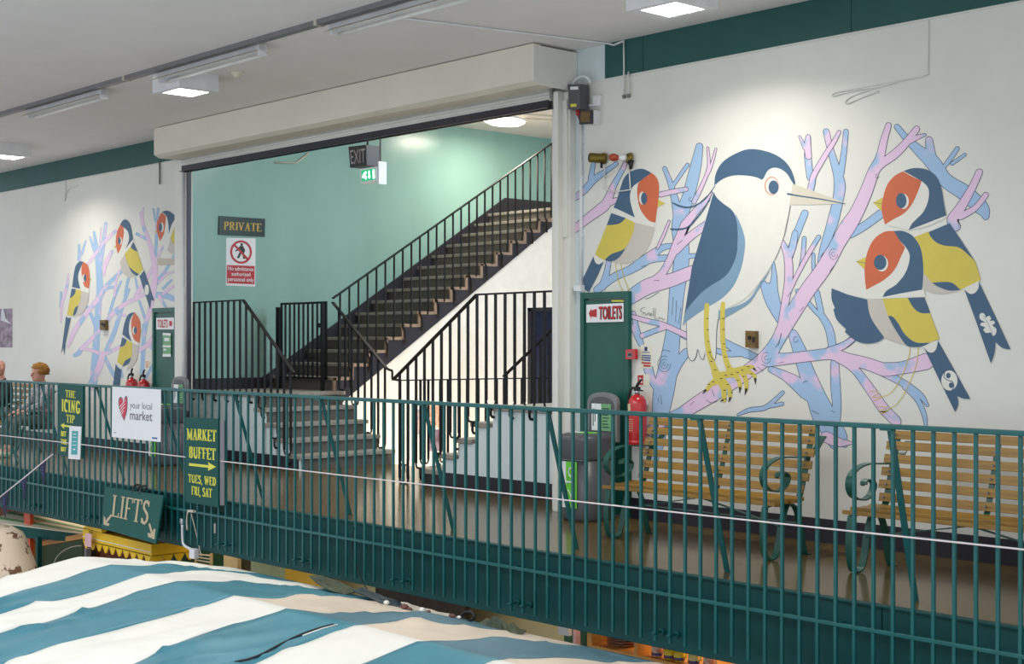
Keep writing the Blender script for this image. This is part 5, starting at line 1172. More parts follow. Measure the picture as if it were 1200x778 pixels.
# hall ceiling lamp
t = thing('ceiling_light','oval warm glowing ceiling lamp inside the stair hall','ceiling light',(-16.3,14.85,HZ))
mb = MB(); mb.lathe((-16.3,14.85,HZ-.03),[(.36,0),(.38,.03)],24,.7,1.1); mb.build('lamp_base','plastic_white',t)
mb = MB(); mb.lathe((-16.3,14.85,HZ-.11),[(.05,0),(.25,.01),(.34,.05),(.35,.08)],24,.7,1.1); mb.build('lamp_diffuser','panel_warm',t)
mb = MB(); mb.tube([(-16.0,15.0,HZ-.02),(-15.2,16.9,HZ-.02)],.012,6); mb.tube([(-15.75,14.6,HZ-.02),(-14.8,16.9,HZ-.02)],.012,6); tag(mb.build('ceiling_pipe','trunking_tan'),'pair of thin pipes on the stair hall ceiling beside the lamp','pipe')
mb = MB(); mb.tube([PX(322,190,HX+.02),PX(347,191,HX+.02),PX(362,179,HX+.02)],.014,6); tag(mb.build('wall_pipe','trunking_tan'),'thin cranked pipe high on the green wall under the shutter','pipe')
# ================================================================ PEOPLE
def skin(name, m, joints, bones, parent, origin, rad=None, level=2):
    me = bpy.data.meshes.new(name); names = list(joints)
    me.from_pydata([Vector(joints[k][:3]) for k in names], [(names.index(a), names.index(b)) for a, b in bones], [])
    ob = bpy.data.objects.new(name, me); COL.objects.link(ob)
    sk = ob.modifiers.new('s', 'SKIN'); sk.use_smooth_shade = True
    for i, k in enumerate(names):
        r = joints[k][3]; r = r if isinstance(r, tuple) else (r, r); me.skin_vertices[0].data[i].radius = r
    me.skin_vertices[0].data[0].use_root = True
    ss = ob.modifiers.new('ss', 'SUBSURF'); ss.levels = level; ss.render_levels = level
    dg = bpy.context.evaluated_depsgraph_get(); dg.update()
    m2 = bpy.data.meshes.new_from_object(ob.evaluated_get(dg)); bpy.data.objects.remove(ob)
    m2.materials.clear(); m2.materials.append(MATS[m])
    for p in m2.polygons: p.use_smooth = True; p.material_index = 0
    o = bpy.data.objects.new(name, m2); COL.objects.link(o); o.parent = parent; o.location = Vector(origin)-wloc(parent); WLOC[o.name] = Vector(origin)
    return o
def hand_j(J, B, side, wx, wy, wz, tag_, dx=0, dy=-1, dz=-.25):
    """five finger chains starting at the wrist joint tag_"""
    s = 1 if side > 0 else -1
    d = Vector((dx, dy, dz)).normalized()
    J['palm'+tag_] = (wx+d.x*.05, wy+d.y*.05, wz+d.z*.05, (.034,.018)); B.append(('wr'+tag_, 'palm'+tag_))
    for i, (o, L) in enumerate(((-.028,.055),(-.009,.07),(.010,.065),(.028,.05))):
        a = 'f%d%s' % (i, tag_); b_ = 'g%d%s' % (i, tag_)
        J[a] = (wx+d.x*.09+o, wy+d.y*.09, wz+d.z*.09, .010); J[b_] = (wx+d.x*(.09+L)+o, wy+d.y*(.09+L*.8), wz+d.z*.09-L*.6, .008)
        B += [('palm'+tag_, a), (a, b_)]
    J['t'+tag_] = (wx-s*.035, wy+d.y*.06, wz-.01, .010); J['u'+tag_] = (wx-s*.05, wy+d.y*.09, wz-.02, .008); B += [('palm'+tag_, 't'+tag_), ('t'+tag_, 'u'+tag_)]
def head(parent, o, c, lean=(0,-1), hairm=None, hair='none'):
    c = Vector(c)
    mb = MB(); n = 16; vs = []
    prof = [(.03,-.115),(.055,-.105),(.068,-.07),(.074,-.03),(.078,.01),(.080,.05),(.070,.085),(.045,.108),(.012,.118)]
    vs = []
    for r, z in prof:
        for k in range(n):
            a = 2*math.pi*k/n; x = r*math.cos(a); y = r*1.2*math.sin(a)
            if y < 0 and z < -.06: y -= .012
            vs.append(c+Vector((x, y, z)))
    fs = [(i*n+k, i*n+(k+1)%n, (i+1)*n+(k+1)%n, (i+1)*n+k) for i in range(len(prof)-1) for k in range(n)]
    fs.append(list(range(n))[::-1]); fs.append([(len(prof)-1)*n+k for k in range(n)])
    mb.add(vs, fs, True)
    mb.tube([c+Vector((0,-.088,.02)),c+Vector((0,-.108,-.015)),c+Vector((0,-.112,-.028)),c+Vector((0,-.092,-.034))],[.008,.012,.014,.008],8)
    for s in (-1,1): mb.tube([c+Vector((s*.074,.005,.02)),c+Vector((s*.088,.012,.015)),c+Vector((s*.086,.010,-.02)),c+Vector((s*.074,.003,-.03))],[.010,.014,.011,.008],8)
    h = mb.build('head', 'skin', parent)
    mb = MB()
    for s in (-1,1): mb.lathe(c+Vector((s*.03,-.090,-.0)), [(.002,0),(.010,.004),(.010,.010),(.002,.014)], 8)
    mb.build('eyes', 'letter_dark', parent)
    mb = MB(); mb.bar(c+Vector((-.022,-.094,-.058)), c+Vector((.022,-.094,-.058)), .012, .008); mb.build('mouth', 'brass_red', parent)
def seated(x, label, head_z, top, trousers, hair=None, scale=1, collar=None):
    y = 8.57
    t = thing('person', label, 'person', (x, y, 0))
    J = {'pel':(0,.10,.50,(.14,.11)),'wai':(0,.12,.68,(.13,.10)),'che':(0,.12,.88,(.15,.11)),'nek':(0,.08,1.02,.05),'hed':(0,.05,head_z-.06,.055),
      'hl':(-.09,.04,.49,.08),'hr':(.09,.04,.49,.08),'kl':(-.13,-.36,.50,.062),'kr':(.12,-.36,.50,.062),'al':(-.13,-.38,.10,.038),'ar':(.12,-.44,.10,.038),
      'fl':(-.13,-.50,.045,.036),'fr':(.12,-.56,.045,.036),'sl':(-.17,.10,.96,.055),'sr':(.17,.10,.96,.055),'el':(-.22,-.02,.72,.042),'er':(.22,-.02,.72,.042),
      'wrl':(-.12,-.22,.62,.026),'wrr':(.10,-.24,.62,.026)}
    B = [('pel','wai'),('wai','che'),('che','nek'),('nek','hed'),('pel','hl'),('pel','hr'),('hl','kl'),('hr','kr'),('kl','al'),('kr','ar'),('al','fl'),('ar','fr'),('che','sl'),('che','sr'),('sl','el'),('sr','er'),('el','wrl'),('er','wrr')]
    hand_j(J,B,-1,*J['wrl'][:3],'l'); hand_j(J,B,1,*J['wrr'][:3],'r')
    skin('body','skin',J,B,t,(x,y,0))
    def grow(k,g): 
        v=J[k]; r=v[3]; r = tuple(q+g for q in r) if isinstance(r,tuple) else r+g
        return v[:3]+(r,)
    K = {k:grow(k,.018) for k in ('wai','che','sl','sr','el','er')}
    K['pel']=(0,.10,.56,(.165,.135)); K['neb']=(0,.09,.985,.07)
    for a,w in (('xl','wrl'),('xr','wrr')): v=J[w]; K[a]=(v[0],v[1]+.02,v[2]+.01,.036)
    K = dict([('wai',K.pop('wai'))]+list(K.items()))
    skin('jacket',top,K,[('wai','pel'),('wai','che'),('che','neb'),('che','sl'),('che','sr'),('sl','el'),('sr','er'),('el','xl'),('er','xr')],t,(x,y,0))
    K = {k:grow(k,.016) for k in ('pel','hl','hr','kl','kr')}
    K['bl']=(-.13,-.38,.14,.062); K['br']=(.12,-.43,.14,.062)
    skin('trousers',trousers,K,[('pel','hl'),('pel','hr'),('hl','kl'),('hr','kr'),('kl','bl'),('kr','br')],t,(x,y,0))
    for k,a in (('fl','al'),('fr','ar')):
        f=J[k]; g=J[a]; skin('shoe','shoe_pale',{'a':(g[0],g[1]+.03,.05,.048),'b':(f[0],f[1]+.04,.042,.045),'c':(f[0],f[1]-.05,.034,.034)},[('a','b'),('b','c')],t,(x,y,0))
    head(t, None, (x, y+.03, head_z))
    if hair:
        c = Vector((x,y+.05,head_z+.03)); mb = MB(); n=18; vs=[]; rings=10
        for i in range(rings):
            ph = math.pi*.62*i/(rings-1)
            for k in range(n):
                a=2*math.pi*k/n; r=.122+.016*math.sin(k*2.3+i*1.9)+random.uniform(-.006,.006); yy=r*math.sin(a)*math.sin(ph)
                if math.sin(a)<-.5 and i>5: r*=.75
                vs.append(c+Vector((r*math.cos(a)*math.sin(ph), r*1.08*math.sin(a)*math.sin(ph), r*math.cos(ph))))
        fs=[(i*n+k,i*n+(k+1)%n,(i+1)*n+(k+1)%n,(i+1)*n+k) for i in range(rings-1) for k in range(n)]; fs.append([(rings-1)*n+k for k in range(n)])
        mb.add(vs,fs,True); mb.build('hair',hair,t)
    if collar:
        mb = MB(); mb.tube([(x-.06,y+.09,1.0),(x-.085,y+.0,.99),(x,y-.04,.96),(x+.085,y+.0,.99),(x+.06,y+.09,1.03),(x,y+.12,1.05),(x-.06,y+.09,1.0)],.022,6); mb.build('collar',collar,t)
    return t
xw = PY(51,440,8.67).x; xm = PY(4,435,8.67).x
seated(xw,'seated person with ginger curly hair and beige patterned jacket on the left bench',1.15,'cloth_knit','cloth_trouser','hair_ginger')
seated(xm,'seated bald person in black jacket at the left edge of the photo',1.21,'cloth_black','cloth_trouser',None,1,'cloth_black')
# ================================================================ MARKET BELOW
# striped canopy: stripes run over a ridge parallel to the balcony
def KX(px, Y): u = px-600; return Y*(.921-3050/(u+1520))
YRG = 5.6; ZRG = HC-.34*YRG
xb = [KX(p_, YRG) for p_ in (129,173,208,272,333,417,491)]
st = (xb[-1]-xb[0])/6
bounds = [xb[0]-st*.92]+xb+[xb[-1]+st*i for i in (1,2,3,4)]
YEV, ZEV = 7.1, HC-.303*7.1
from mathutils import noise
def cz(x, y):
    n1 = math.sin(x*2.1+y*.8)*.012+math.sin(x*5.3+y*2.7+1)*.006+math.sin(y*3.3-x*1.2)*.010
    sag = 0
    if y <= YRG:
        z = ZRG-(YRG-y)*.165; k = min(1,(YRG-y)*1.2)
    else:
        f = (y-YRG)/(YEV-YRG); z = ZRG+(ZEV-ZRG)*f; k = min(1,(1-f)*2.5, f*3)
    n2 = math.sin((x-xb[0])/st*math.pi*2)*.010
    # stretched folds running down the cloth
    fold = (abs(math.sin(x*7.1+math.sin(y*1.7)*1.2))**3)*.018*(.5+.5*math.sin(y*1.3+x))
    nz = noise.noise(Vector((x*1.6+y*.5, y*.9, 0)))*.035+noise.noise(Vector((x*4.5+y*1.8, y*1.4, 3)))*.018
    rd = (1-abs(noise.noise(Vector((x*2.6-y*1.5, y*.55+x*.3, 7)))*2))**4*.035
    return z+(n1+n2*.5+fold+nz+rd)*k
ct = thing('market_canopy','large white and teal striped fabric canopy roof in the foreground','canopy',(-9.5,YRG,ZRG))
for i in range(len(bounds)-1):
    a, b_ = bounds[i], bounds[i+1]
    nx, ys = 12, [2.4+(YRG-2.4)*j/60 for j in range(61)]+[YRG+(YEV-YRG)*j/24 for j in range(1,25)]
    vs = []
    for y in ys:
        wob = .02*math.sin(y*2.3+i*1.7)+.012*math.sin(y*5.1+i)
        for k in range(nx+1):
            wa = wob if i else 0
            wb = .02*math.sin(y*2.3+(i+1)*1.7)+.012*math.sin(y*5.1+i+1)
            if i == 0: wa = -.25*max(0,(YRG-y)/3)**2+.1*max(0,(y-YRG))
            x = (a+wa)+(b_+wb-a-wa)*k/nx; z = cz(x, y)
            if i == 0 and k == 0: z -= .06
            vs.append((x, y, z))
    m_ = nx+1
    fs = [(j*m_+k, j*m_+k+1, (j+1)*m_+k+1, (j+1)*m_+k) for j in range(len(ys)-1) for k in range(nx)]
    mb = MB(); mb.add(vs, fs, True)
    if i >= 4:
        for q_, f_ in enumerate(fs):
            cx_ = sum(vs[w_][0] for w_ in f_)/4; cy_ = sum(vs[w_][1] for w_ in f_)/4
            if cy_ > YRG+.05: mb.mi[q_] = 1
    o = mb.build('canopy_stripe', ['canopy_teal','canopy_teal_grey'] if i % 2 else ['canopy_white','canopy_white_tan'], ct, recalc=False)
    so = o.modifiers.new('thick','SOLIDIFY'); so.thickness = .006; so.offset = -1
# zip slit on a teal stripe
mb = MB(); z0 = [(275,777),(300,771),(325,758),(350,746),(372,738),(391,733)]
def onc(px,py):
    for j in range(200):
        Y = 2.6+j*.016; q = PY(px,py,Y)
        if q.z <= cz(q.x,Y)+.002: continue
    best=None
    for j in range(300):
        Y=2.5+j*.0155; q=PY(px,py,Y); d_=abs(q.z-cz(q.x,Y))
        if best is None or d_<best[0]: best=(d_,q)
    return best[1]+Vector((0,0,.008))
zp = [onc(*p_) for p_ in z0]
mb.tube(spline(zp,3),[.008]*(3*5+1),5); mb.build('zip','canopy_zip',ct)
mb = MB(); mb.tube([q+Vector((.02,.02,.0)) for q in zp[3:]],.006,5); mb.build('zip_edge','canopy_white',ct)
# canopy frame posts
for x in (bounds[0]+.3, bounds[-1]-.3):
    for y in (3.0, 6.9):
        mb = MB(); mb.box(x-.03,x+.03,y-.03,y+.03,-3.2,cz(x,y)-.06); mb.build('post','trunk_grey',ct)
# loose tarp scraps on the far slope
def scrap(name,label,m,pts,th=.01,amp=.05):
    mb = MB(); P=[Vector(p_) for p_ in pts]; c=sum(P,Vector())/len(P); n=len(P); vs=[]
    ringsn=4
    for r_ in range(ringsn):
        f=1-r_/ringsn
        for k in range(n):
            q=c+(P[k]-c)*f; q.z+=amp*math.sin(k*2.1+r_*1.7)*(.6 if r_ else .3)+amp*.5*(1-f); vs.append(q)
    vs.append(c+Vector((0,0,amp)))
    fs=[(r_*n+k,r_*n+(k+1)%n,(r_+1)*n+(k+1)%n,(r_+1)*n+k) for r_ in range(ringsn-1) for k in range(n)]+[((ringsn-1)*n+k,(ringsn-1)*n+(k+1)%n,len(vs)-1) for k in range(n)]
    mb.add(vs,fs,False); o=mb.build(name,m); s_=o.modifiers.new('t','SOLIDIFY'); s_.thickness=th; return tag(o,label,'tarpaulin')
def sc(l,Y): return [PY(x,y,Y+dy) for x,y,dy in l]
scrap('tarp_scrap','crumpled dark olive tarp scrap with pale edge, standing at the right end of canopy','tarp_olive',sc([(563,744,0),(560,733,.05),(570,722,.1),(585,728,.12),(600,737,.12),(617,736,.1),(608,744,0),(590,748,-.05)],6.9),amp=.055)
scrap('tarp_scrap','flat grey and olive tarp strip lying along the middle of the canopy edge','tarp_olive',sc([(370,683,0),(362,676,.1),(376,674,.12),(400,683,.1),(420,694,.1),(404,697,0),(385,692,-.05)],6.95),amp=.02)
scrap('tarp_scrap','dark blue folded tarp piece near the centre of the canopy edge','tarp_dark',sc([(414,693,0),(425,690,.1),(445,698,.1),(470,708,.12),(474,714,0),(455,710,-.05),(430,700,-.05)],6.95),amp=.02)
scrap('tarp_scrap','thin pale tan tarp strip between dark scraps on the canopy edge','trunking_tan',sc([(470,705,0),(480,708,.1),(510,716,.1),(535,722,.1),(520,724,0),(490,718,-.03)],6.95),amp=.015)
mb = MB(); mb.tube(spline([PY(x,y,6.95) for x,y in [(540,722),(547,717),(553,718),(556,724),(548,728)]],4),.012,6); tag(mb.build('loose_strap','rubber'),'black loose strap loop beside the olive tarp scrap','strap')
for i,(x,y,r_) in enumerate(((453,713.5,.03),(474,714.5,.035),(480,716,.02),(495,719.5,.03),(502,721,.02),(530,722.5,.025),(538,723,.02))):
    q=PY(x,y,6.9); bm_=MB(); prof=[(.3*r_,-.5*r_),(.9*r_,-.2*r_),(r_,.2*r_),(.6*r_,.6*r_),(.1*r_,.75*r_)]
    bm_.lathe((q.x,q.y,cz(q.x,q.y)+.5*r_),prof,7,1.0+.3*(i%3),.8); o=bm_.build('rubble_piece','rubble' if i%3 else 'canopy_white'); tag(o,'small crumbled debris lump lying on the far edge of the striped canopy','debris','debris lumps on the canopy')
# shop fronts under the walkway
def pane(name,m,x0p,x1p,Y,z0=-3.2,z1=-.56,t_=.05,lab=None,cat=None):
    xa=KX(x0p,Y); xb_=KX(x1p,Y); mb=MB(); mb.box(xa,xb_,Y,Y+t_,z0,z1); o=mb.build(name,m)
    if lab: tag(o,lab,cat)
    else: o['kind']='structure'
    return o
YB=8.9
pane('wall_market_back_1','shop_cream',-400,1300,9.3,t_=.1)
pane('wall_market_back_2','shop_mint',294,335,YB)
pane('shop_sign','shop_yellow',334,378,YB-.05,z0=-1.4,lab='bright yellow shop sign panel under walkway left of centre',cat='panel')
pane('wall_market_back_3','shop_dark',440,545,YB-.1)
pane('wall_market_back_4','shop_brick',-120,112,YB-.3)
pane('stall_partition','shop_green',190,262,YB-.2,lab='dark green shop partition behind the pale slatted rack',cat='panel')
pane('stall_partition','shop_green',661,688,8.3,lab='dark green shop board left of the orange shelf unit',cat='panel')
pane('upright_post','pale_wood',262,278,8.3,lab='pale wooden post under the walkway right of green partition',cat='post')
pane('upright_post','pink_card',671.5,675,8.2,lab='thin pale pink upright in front of green shop board',cat='post')
pane('upright_post','orange_red',28,35,7.75,z0=-3.2,lab='orange red upright under the walkway at far left',cat='post')
q=PY(662,735,8.1); mb=MB(); mb.box(q.x-.06,q.x+.06,8.08,8.12,q.z-.06,q.z+.04); tag(mb.build('wall_notice','plastic_white'),'small white box on the shop wall under the walkway','box')
# pale slatted rack
ra=boardY([(231,648),(249,650),(249,668),(231,664)],8.3); t=thing('slatted_rack','small pale slatted rack under the walkway below the white cable box','rack',tuple(ra.c[3]))
mb=MB(); 
for k in range(5): ra.polys(mb,[rectp(0,.02+.22*k,1,.10+.22*k)],t=.02)
mb.build('slat','paper_cream',t); mb=MB(); ra.polys(mb,[rectp(-.03,-.1,.03,1.2),rectp(.97,-.1,1.03,1.2)],t=.03); mb.prism([ra.at(-.03,1.2),ra.at(.03,1.2),Vector((ra.at(.03,1.2).x,8.3,-3.2)),Vector((ra.at(-.03,1.2).x,8.3,-3.2))],(0,.03,0)); mb.prism([ra.at(.97,1.2),ra.at(1.03,1.2),Vector((ra.at(1.03,1.2).x,8.3,-3.2)),Vector((ra.at(.97,1.2).x,8.3,-3.2))],(0,.03,0)); mb.build('rack_leg','pale_wood',t)
# yellow scalloped awning box
t=thing('yellow_awning','bright yellow scalloped stall awning box below the LIFTS sign','awning',(-14.4,7.65,-.9))
fb=boardY([(97,619),(177,638),(177,652),(97,633)],7.62)
xr=fb.c[1].x; 
mb=MB(); mb.prism([fb.c[0],fb.c[1],Vector((fb.c[2].x,7.62,fb.c[2].z)),Vector((fb.c[3].x,7.62,fb.c[3].z))],(0,.35,0)); mb.build('awning_box','awning_yellow',t)
mb=MB()
def scal(pts0,pts1,n,drop,off):
    for k in range(n):
        a=pts0.lerp(pts1,k/n); b_=pts0.lerp(pts1,(k+1)/n); q=[a,b_]
        for j in range(1,6):
            f=j/6; c_=b_.lerp(a,f); q.append(c_+Vector((0,0,-drop*math.sin(math.pi*f))))
        mb.prism(q,off)
scal(fb.c[3]+Vector((0,0,.01)),fb.c[2]+Vector((0,0,.01)),10,.10,(0,.012,0))
rr0=fb.c[2]+Vector((0,0,.01)); rr1=rr0+Vector((0,.55,0)); rr0=rr0+Vector((.012,0,0)); rr1=rr1+Vector((.012,0,0)); scal(rr0,rr1,4,.10,(-.010,0,0))
mb.build('scalloped_valance','awning_yellow',t)
mb=MB(); mb.box(xr+.001,xr+.012,7.62,8.2,fb.c[2].z,fb.c[1].z); mb.build('end_panel','awning_yellow',t)
mb=MB(); mb.prism([fb.at(0,.62,.004),fb.at(1,.62,.004),fb.at(1,.70,.004),fb.at(0,.70,.004)],(0,.003,0)); mb.build('pale_strip','paper_cream',t)
tb=boardY([(97,618),(104,614.5),(119,617),(119,624)],7.55); mb=MB(); mb.prism(tb.c,(0,.06,0)); mb.build('top_cover','awning_yellow',t)
mb=MB(); mb.box(xr-1.9,xr-1.84,7.75,7.81,-3.2,-.9); mb.box(xr-.12,xr-.06,7.75,7.81,-3.2,-.85); mb.build('awning_post','trunk_grey',t)
cb=boardY([(101,624.5),(107.5,625.5),(107,641.5),(99.5,639.5)],7.55); o=sign('price_card','small pink card hanging below the yellow awning corner','card',cb,'pink_card',.006)
mb=MB(); mb.box(cb.at(.5,0).x-.003,cb.at(.5,0).x+.003,7.55,7.6,cb.at(.5,0).z-.01,cb.at(.5,0).z+.03); mb.build('hook','chrome',o)
# goods behind the yellow awning
pane('stall_shelf','shop_brick',117,182,8.05,z0=-3.2,z1=-.92,lab='dark red goods shelf behind the yellow awning',cat='shelf')
yb=boardY([(177,651),(196,653),(196,659),(177,657)],7.9); o=sign('yellow_tray','small yellow tray under the right end of the scalloped awning','tray',yb,'awning_yellow',.05)
# green stall canopy at the left
t=thing('stall_canopy','teal green stall canopy with striped cream top at lower left','canopy',(-17,7.5,-1.0))
va=[PZ(-12,612,-.78),PZ(96,626,-.80)]
mb=MB(); d_=(va[1]-va[0]); 
mb.prism([va[0],va[1],va[1]-Vector((0,0,.10)),va[0]-Vector((0,0,.17))],(0.02,.02,0)); mb.build('valance','sign_green',t)
mb=MB(); bk=Vector((-.35,.65,.16)); mb.prism([va[0],va[1],va[1]+bk*.4,va[0]+bk],(0,0,.01)); mb.build('canopy_top','paper_cream',t)
mb=MB()
for k in range(3): f=.15+.28*k; mb.prism([va[0]+bk*f+Vector((0,0,.012)),va[1]+bk*f*.4+Vector((0,0,.012)),va[1]+bk*(f+.1)*.4+Vector((0,0,.012)),va[0]+bk*(f+.1)+Vector((0,0,.012))],(0,0,.004))
mb.build('canopy_stripe','notice_green',t)
mb=MB(); q=PY(45.5,650,7.72); mb.box(q.x-.03,q.x+.03,7.69,7.75,-3.2,-.88); mb.build('post','sign_green',t)
bn=boardY([(49,640),(98,632),(98,672),(49,672)],7.9); o=sign('dark_banner','dark olive banner with faint circle behind the stall post','banner',bn,'banner_olive',.01)
cc=circ(.85,.75,.55,.6,28); c2_=circ(.85,.75,.53,.575,28)
on(bn,o,'circle_line','trunking_tan','polys',[[cc[i],cc[(i+1)%28],c2_[(i+1)%28],c2_[i]] for i in range(28) if cc[i][0]<1 and cc[i][1]<1 and cc[(i+1)%28][0]<1 and cc[(i+1)%28][1]<1])
mb=MB(); bn.slab(mb,.02,0,1,-.18,-.02); mb.build('banner_rail','pine',o)
bn.c and None
# boxes on shelf behind the canopy post
kb=boardY([(19,634),(43,633),(43,668),(19,672)],7.95); o=sign('goods_shelf','brown wooden goods shelf left of the stall post','shelf',kb,'pine',.08)
on(kb,o,'dark_gap','shop_brick','polys',[rectp(.0,.0,.35,1),rectp(.42,.5,.6,1)],t=.01); on(kb,o,'white_tag','paper_white','polys',[rectp(.62,.35,.74,.6)],t=.012); on(kb,o,'side_edge','orange_red','polys',[rectp(.35,.0,.42,.9)],t=.012)
# patterned garment (rounded, hung on a stall rail)
t=thing('patterned_garment','cream leaf print garment hanging at the lower left edge','garment',tuple(PY(5,650,6.9)))
mb=MB(); vs=[]; n=16; rows=[(616,-24,4),(622,-26,12),(630,-27,15),(642,-28,18),(655,-28,22),(668,-28,25),(682,-28,24),(720,-28,26)]
for (py_,xa,xb_) in rows:
    A0=PY(xa,py_,6.9); B0=PY(xb_,py_,6.9); c_=(A0+B0)/2; r_=(B0-A0).length/2
    for k in range(n): a=2*math.pi*k/n; vs.append(c_+Vector((r_*math.cos(a), r_*.6*math.sin(a)+.02*math.sin(3*a), 0)))
mb.add(vs,[(i*n+k,i*n+(k+1)%n,(i+1)*n+(k+1)%n,(i+1)*n+k) for i in range(len(rows)-1) for k in range(n)]+[list(range(n))],True); mb.build('cloth','leaf_print',t)
mb=MB(); q=PY(-10,612,6.9); mb.tube([(q.x,6.9,q.z+.08),(q.x,6.9,q.z-.05)],.006,6); mb.box(q.x-.012,q.x+.012,6.89,6.91,q.z+.05,-.56); mb.build('hanger','chrome',t)
# stall keeper seen in a gap
kx=PY(106,650,8.3).x
t=thing('person','person in black top leaning forward under the yellow awning, pale arm raised','person',(kx,8.3,-3.2))
hz=PY(106,648,8.3).z
J={'pel':(.25,.1,-.75,(.15,.12)),'wai':(.18,.05,-.50,(.14,.11)),'che':(.05,0,-.22,(.17,.12)),'nek':(.06,-.05,-.08,.05),'hed':(.08,-.10,-.02,.06),
 'hl':(.17,.1,-.80,.09),'hr':(.33,.1,-.80,.09),'kl':(.16,.02,-1.2,.065),'kr':(.34,.02,-1.2,.065),'al':(.16,.12,-1.62,.04),'ar':(.34,.12,-1.62,.04),'fl':(.16,-.05,-1.66,.035),'fr':(.34,-.05,-1.66,.035),
 'sl':(-.12,0,-.10,.055),'sr':(.22,0,-.14,.055),'el':(-.26,-.02,-.12,.04),'er':(.30,-.1,-.40,.042),'wrl':(-.20,-.05,.06,.028),'wrr':(.18,-.3,-.45,.028)}
J={k:(v[0],v[1],v[2]*1.0,v[3]) for k,v in J.items()}
B=[('pel','wai'),('wai','che'),('che','nek'),('nek','hed'),('pel','hl'),('pel','hr'),('hl','kl'),('hr','kr'),('kl','al'),('kr','ar'),('al','fl'),('ar','fr'),('che','sl'),('che','sr'),('sl','el'),('sr','er'),('el','wrl'),('er','wrr')]
hand_j(J,B,-1,*J['wrl'][:3],'l',.3,-.2,.4); hand_j(J,B,1,*J['wrr'][:3],'r')
fz=hz-.05; sc_=(fz+3.2)/1.70
skin('body','skin',J,B,t,(kx,8.3,fz))
K={k:J[k][:3]+((tuple(q+.02 for q in J[k][3]) if isinstance(J[k][3],tuple) else J[k][3]+.018),) for k in ('wai','pel','che','sl','sr','er')}
skin('top','cloth_black',K,[('wai','pel'),('wai','che'),('che','sl'),('che','sr'),('sr','er')],t,(kx,8.3,fz))
K={k:J[k][:3]+((tuple(q+.016 for q in J[k][3]) if isinstance(J[k][3],tuple) else J[k][3]+.016),) for k in ('pel','hl','hr','kl','kr','al','ar')}
skin('trousers','cloth_trouser',K,[('pel','hl'),('pel','hr'),('hl','kl'),('hr','kr'),('kl','al'),('kr','ar')],t,(kx,8.3,fz))
head(t,None,(kx+.08,8.3-.10,fz+.02))
mb=MB(); mb.lathe((kx+.08,8.3-.08,fz+.03),[(.09,0),(.098,.03),(.085,.08),(.05,.105),(.01,.112)],14,1,1.15); mb.build('hair','cloth_black',t)
# orange pine shelf unit with crockery
YSH=7.95
t=thing('shelf_unit','orange pine shelf unit with crockery under the walkway at lower right','shelf unit',(KX(760,YSH),YSH,-3.2))
def shz(px,py): return PY(px,py,YSH)
xl=KX(688,YSH); xr=KX(905,YSH); sz=PY(700,757,YSH).z; 
mb=MB(); mb.box(xl,xl+.05,YSH,8.35,-3.2,-.56); mb.build('side_panel','pine',t)
mb=MB(); mb.box(xr-.05,xr,YSH,8.35,-3.2,-.56); mb.build('side_panel','pine',t)
mb=MB(); mb.box(xl+.05,xr-.05,8.33,8.35,-3.2,-.56); mb.build('back_panel','pine',t)
for dz in (0,-.42,-.84,-1.4): mb=MB(); mb.box(xl+.05,xr-.05,YSH,8.33,sz-.045+dz,sz+dz); mb.build('shelf','pine',t)
xd=KX(743,YSH); mb=MB(); mb.box(xd,xd+.035,YSH,8.33,sz,-.56); mb.build('divider','pine',t)
# plates
xp=KX(729,YSH+.16); first=None
for k in range(6):
    z=sz+.002+k*.021
    if first is None:
        mb=MB(); mb.lathe((xp,YSH+.16,z),[(.06,0),(.07,.004),(.12,.018),(.122,.021),(.07,.009),(.001,.008)],22); first=tag(mb.build('plate','china'),'white plate with brown rim, in the stack on the orange pine shelf','plate','plates stacked on the pine shelf')
        mb=MB(); mb.lathe((xp,YSH+.16,z+.0175),[(.119,.001),(.1232,.0015),(.1232,.003),(.119,.0036)],22); mb.build('plate_rim','china_rim',first)
    else: dup(first,(0,0,.021*k))
def mug(px,m,lab,h=.10,r=.042,hm=None,YM=YSH+.07):
    x=KX(px,YM); mb=MB(); mb.lathe((x,YM,sz),[(r*.8,0),(r,.01),(r,h),(r-.004,h),(r-.006,.012),(.001,.010)],16); o=tag(mb.build('mug',m),lab,'mug','mugs on the pine shelf')
    mb=MB(); mb.tube([(x+r-.003,YM,sz+h*.8),(x+r+.022,YM,sz+h*.75),(x+r+.026,YM,sz+h*.45),(x+r-.003,YM,sz+h*.25)],.006,6); mb.build('handle',m,o)
    mb=MB(); mb.lathe((x,YM,sz+.012),[(r+.0005,0),(r+.0015,.001),(r+.0015,.022),(r+.0005,.023)],16); mb.build('mug_band',hm or 'mug_red',o)
    return o
mug(702,'mug_terracotta','brown pot on the pine shelf left of the plate stack',.09,.05,'china_rim',YSH+.17)
mug(770,'mug_terracotta','terracotta and cream mug just right of the shelf divider')
mug(784.5,'mug_yellow','yellow mug with dark red base, left one of the two yellow mugs')
mug(796,'mug_yellow','yellow mug with blue red base, right one of two yellow mugs')
mug(813,'mug_cream','pale yellow cream mug right of the two yellow mugs')
mug(831,'mug_terracotta','terracotta and white mug farthest right on the pine shelf')
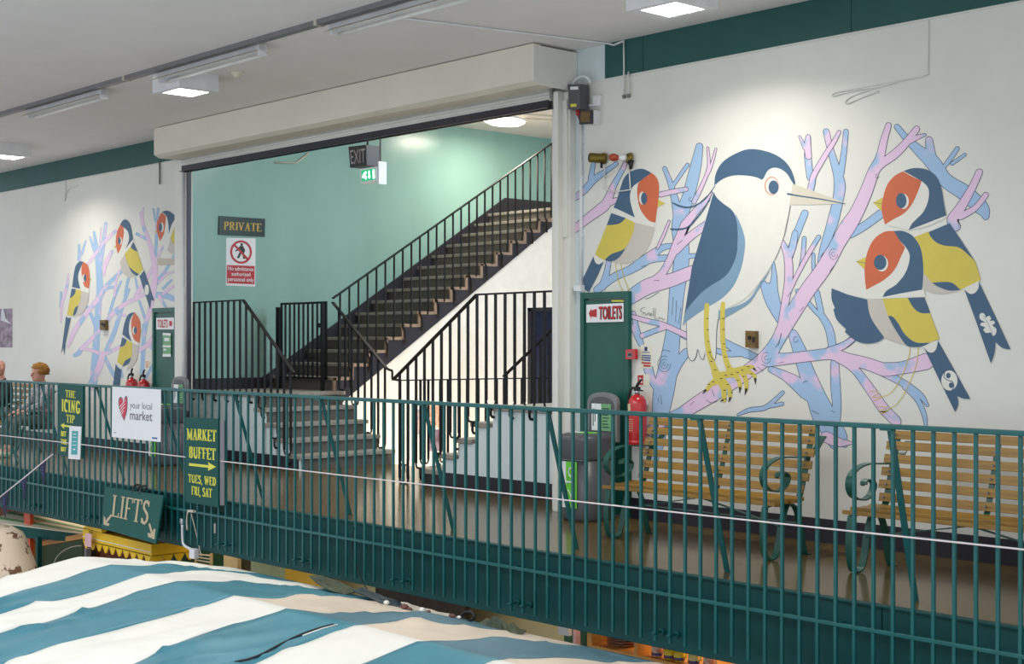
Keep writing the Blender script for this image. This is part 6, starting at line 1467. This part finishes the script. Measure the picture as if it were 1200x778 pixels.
# ================================================================ CAMERA AND LIGHT
cam = bpy.data.cameras.new('camera'); co = bpy.data.objects.new('camera', cam); COL.objects.link(co)
co.location = (0,0,HC); co.rotation_euler = (math.pi/2, 0, math.atan2(.7355,.6775)); cam.sensor_width = 36; cam.lens = FPX/1200*36; cam.shift_y = 10/1200; cam.clip_end = 200
S.camera = co
W = bpy.data.worlds.new('world'); S.world = W; W.use_nodes = True
bg = W.node_tree.nodes['Background']; bg.inputs['Color'].default_value = (.86,.93,1,1); bg.inputs['Strength'].default_value = WORLD
def area(name, loc, sx, sy, power, col, rot=(0,0,0), spread=180):
    l = bpy.data.lights.new(name,'AREA'); l.shape='RECTANGLE'; l.size=sx; l.size_y=sy; l.energy=power; l.color=col; l.spread=math.radians(spread)
    o = bpy.data.objects.new(name,l); COL.objects.link(o); o.location=loc; o.rotation_euler=rot; return o
for x,y in ((-7.22,8.35),(-13.06,7.42),(-19.38,8.20)): area('ceiling_light_lamp',(x,y,4.19),.35,.33,LAMP,(1,.97,.90),spread=140)
# hall: warm ceiling lamp, an added bluish fill for the green wall's daylight tint, warm lamp in the stair void and lamp over the right landing
area('hall_lamp',(-16.3,14.85,HZ-.13),.5,.7,HALL,(1,.90,.76))
area('hall_blue_fill',(-8.4,13.4,4.2),3.0,1.4,HFILL,(.50,.76,1),(0,math.radians(88),0))
area('hall_lamp',(-12.6,12.6,HZ-.05),1.0,1.0,HALL*2.6,(1,.95,.88))
area('void_lamp',(-14.5,12.2,-2.4),.8,.8,VOID,(1,.86,.62),(math.radians(180),0,0))
area('market_lamp',(-8.5,8.2,-.60),5,.3,MKT,(1,.80,.55))
area('market_lamp',(-15.5,8.2,-.60),5,.3,MKT,(1,.80,.55))
# daylight from the market hall roof lights, high behind the camera side
area('market_roof_light',(-7,-3,8.5),16,8,ROOF,(.93,.97,1),(math.radians(35),0,math.radians(20)))
S.view_settings.view_transform='Standard'; S.view_settings.look='None'; S.view_settings.exposure=EXPO; S.view_settings.gamma=1; S.view_settings.use_curve_mapping=False
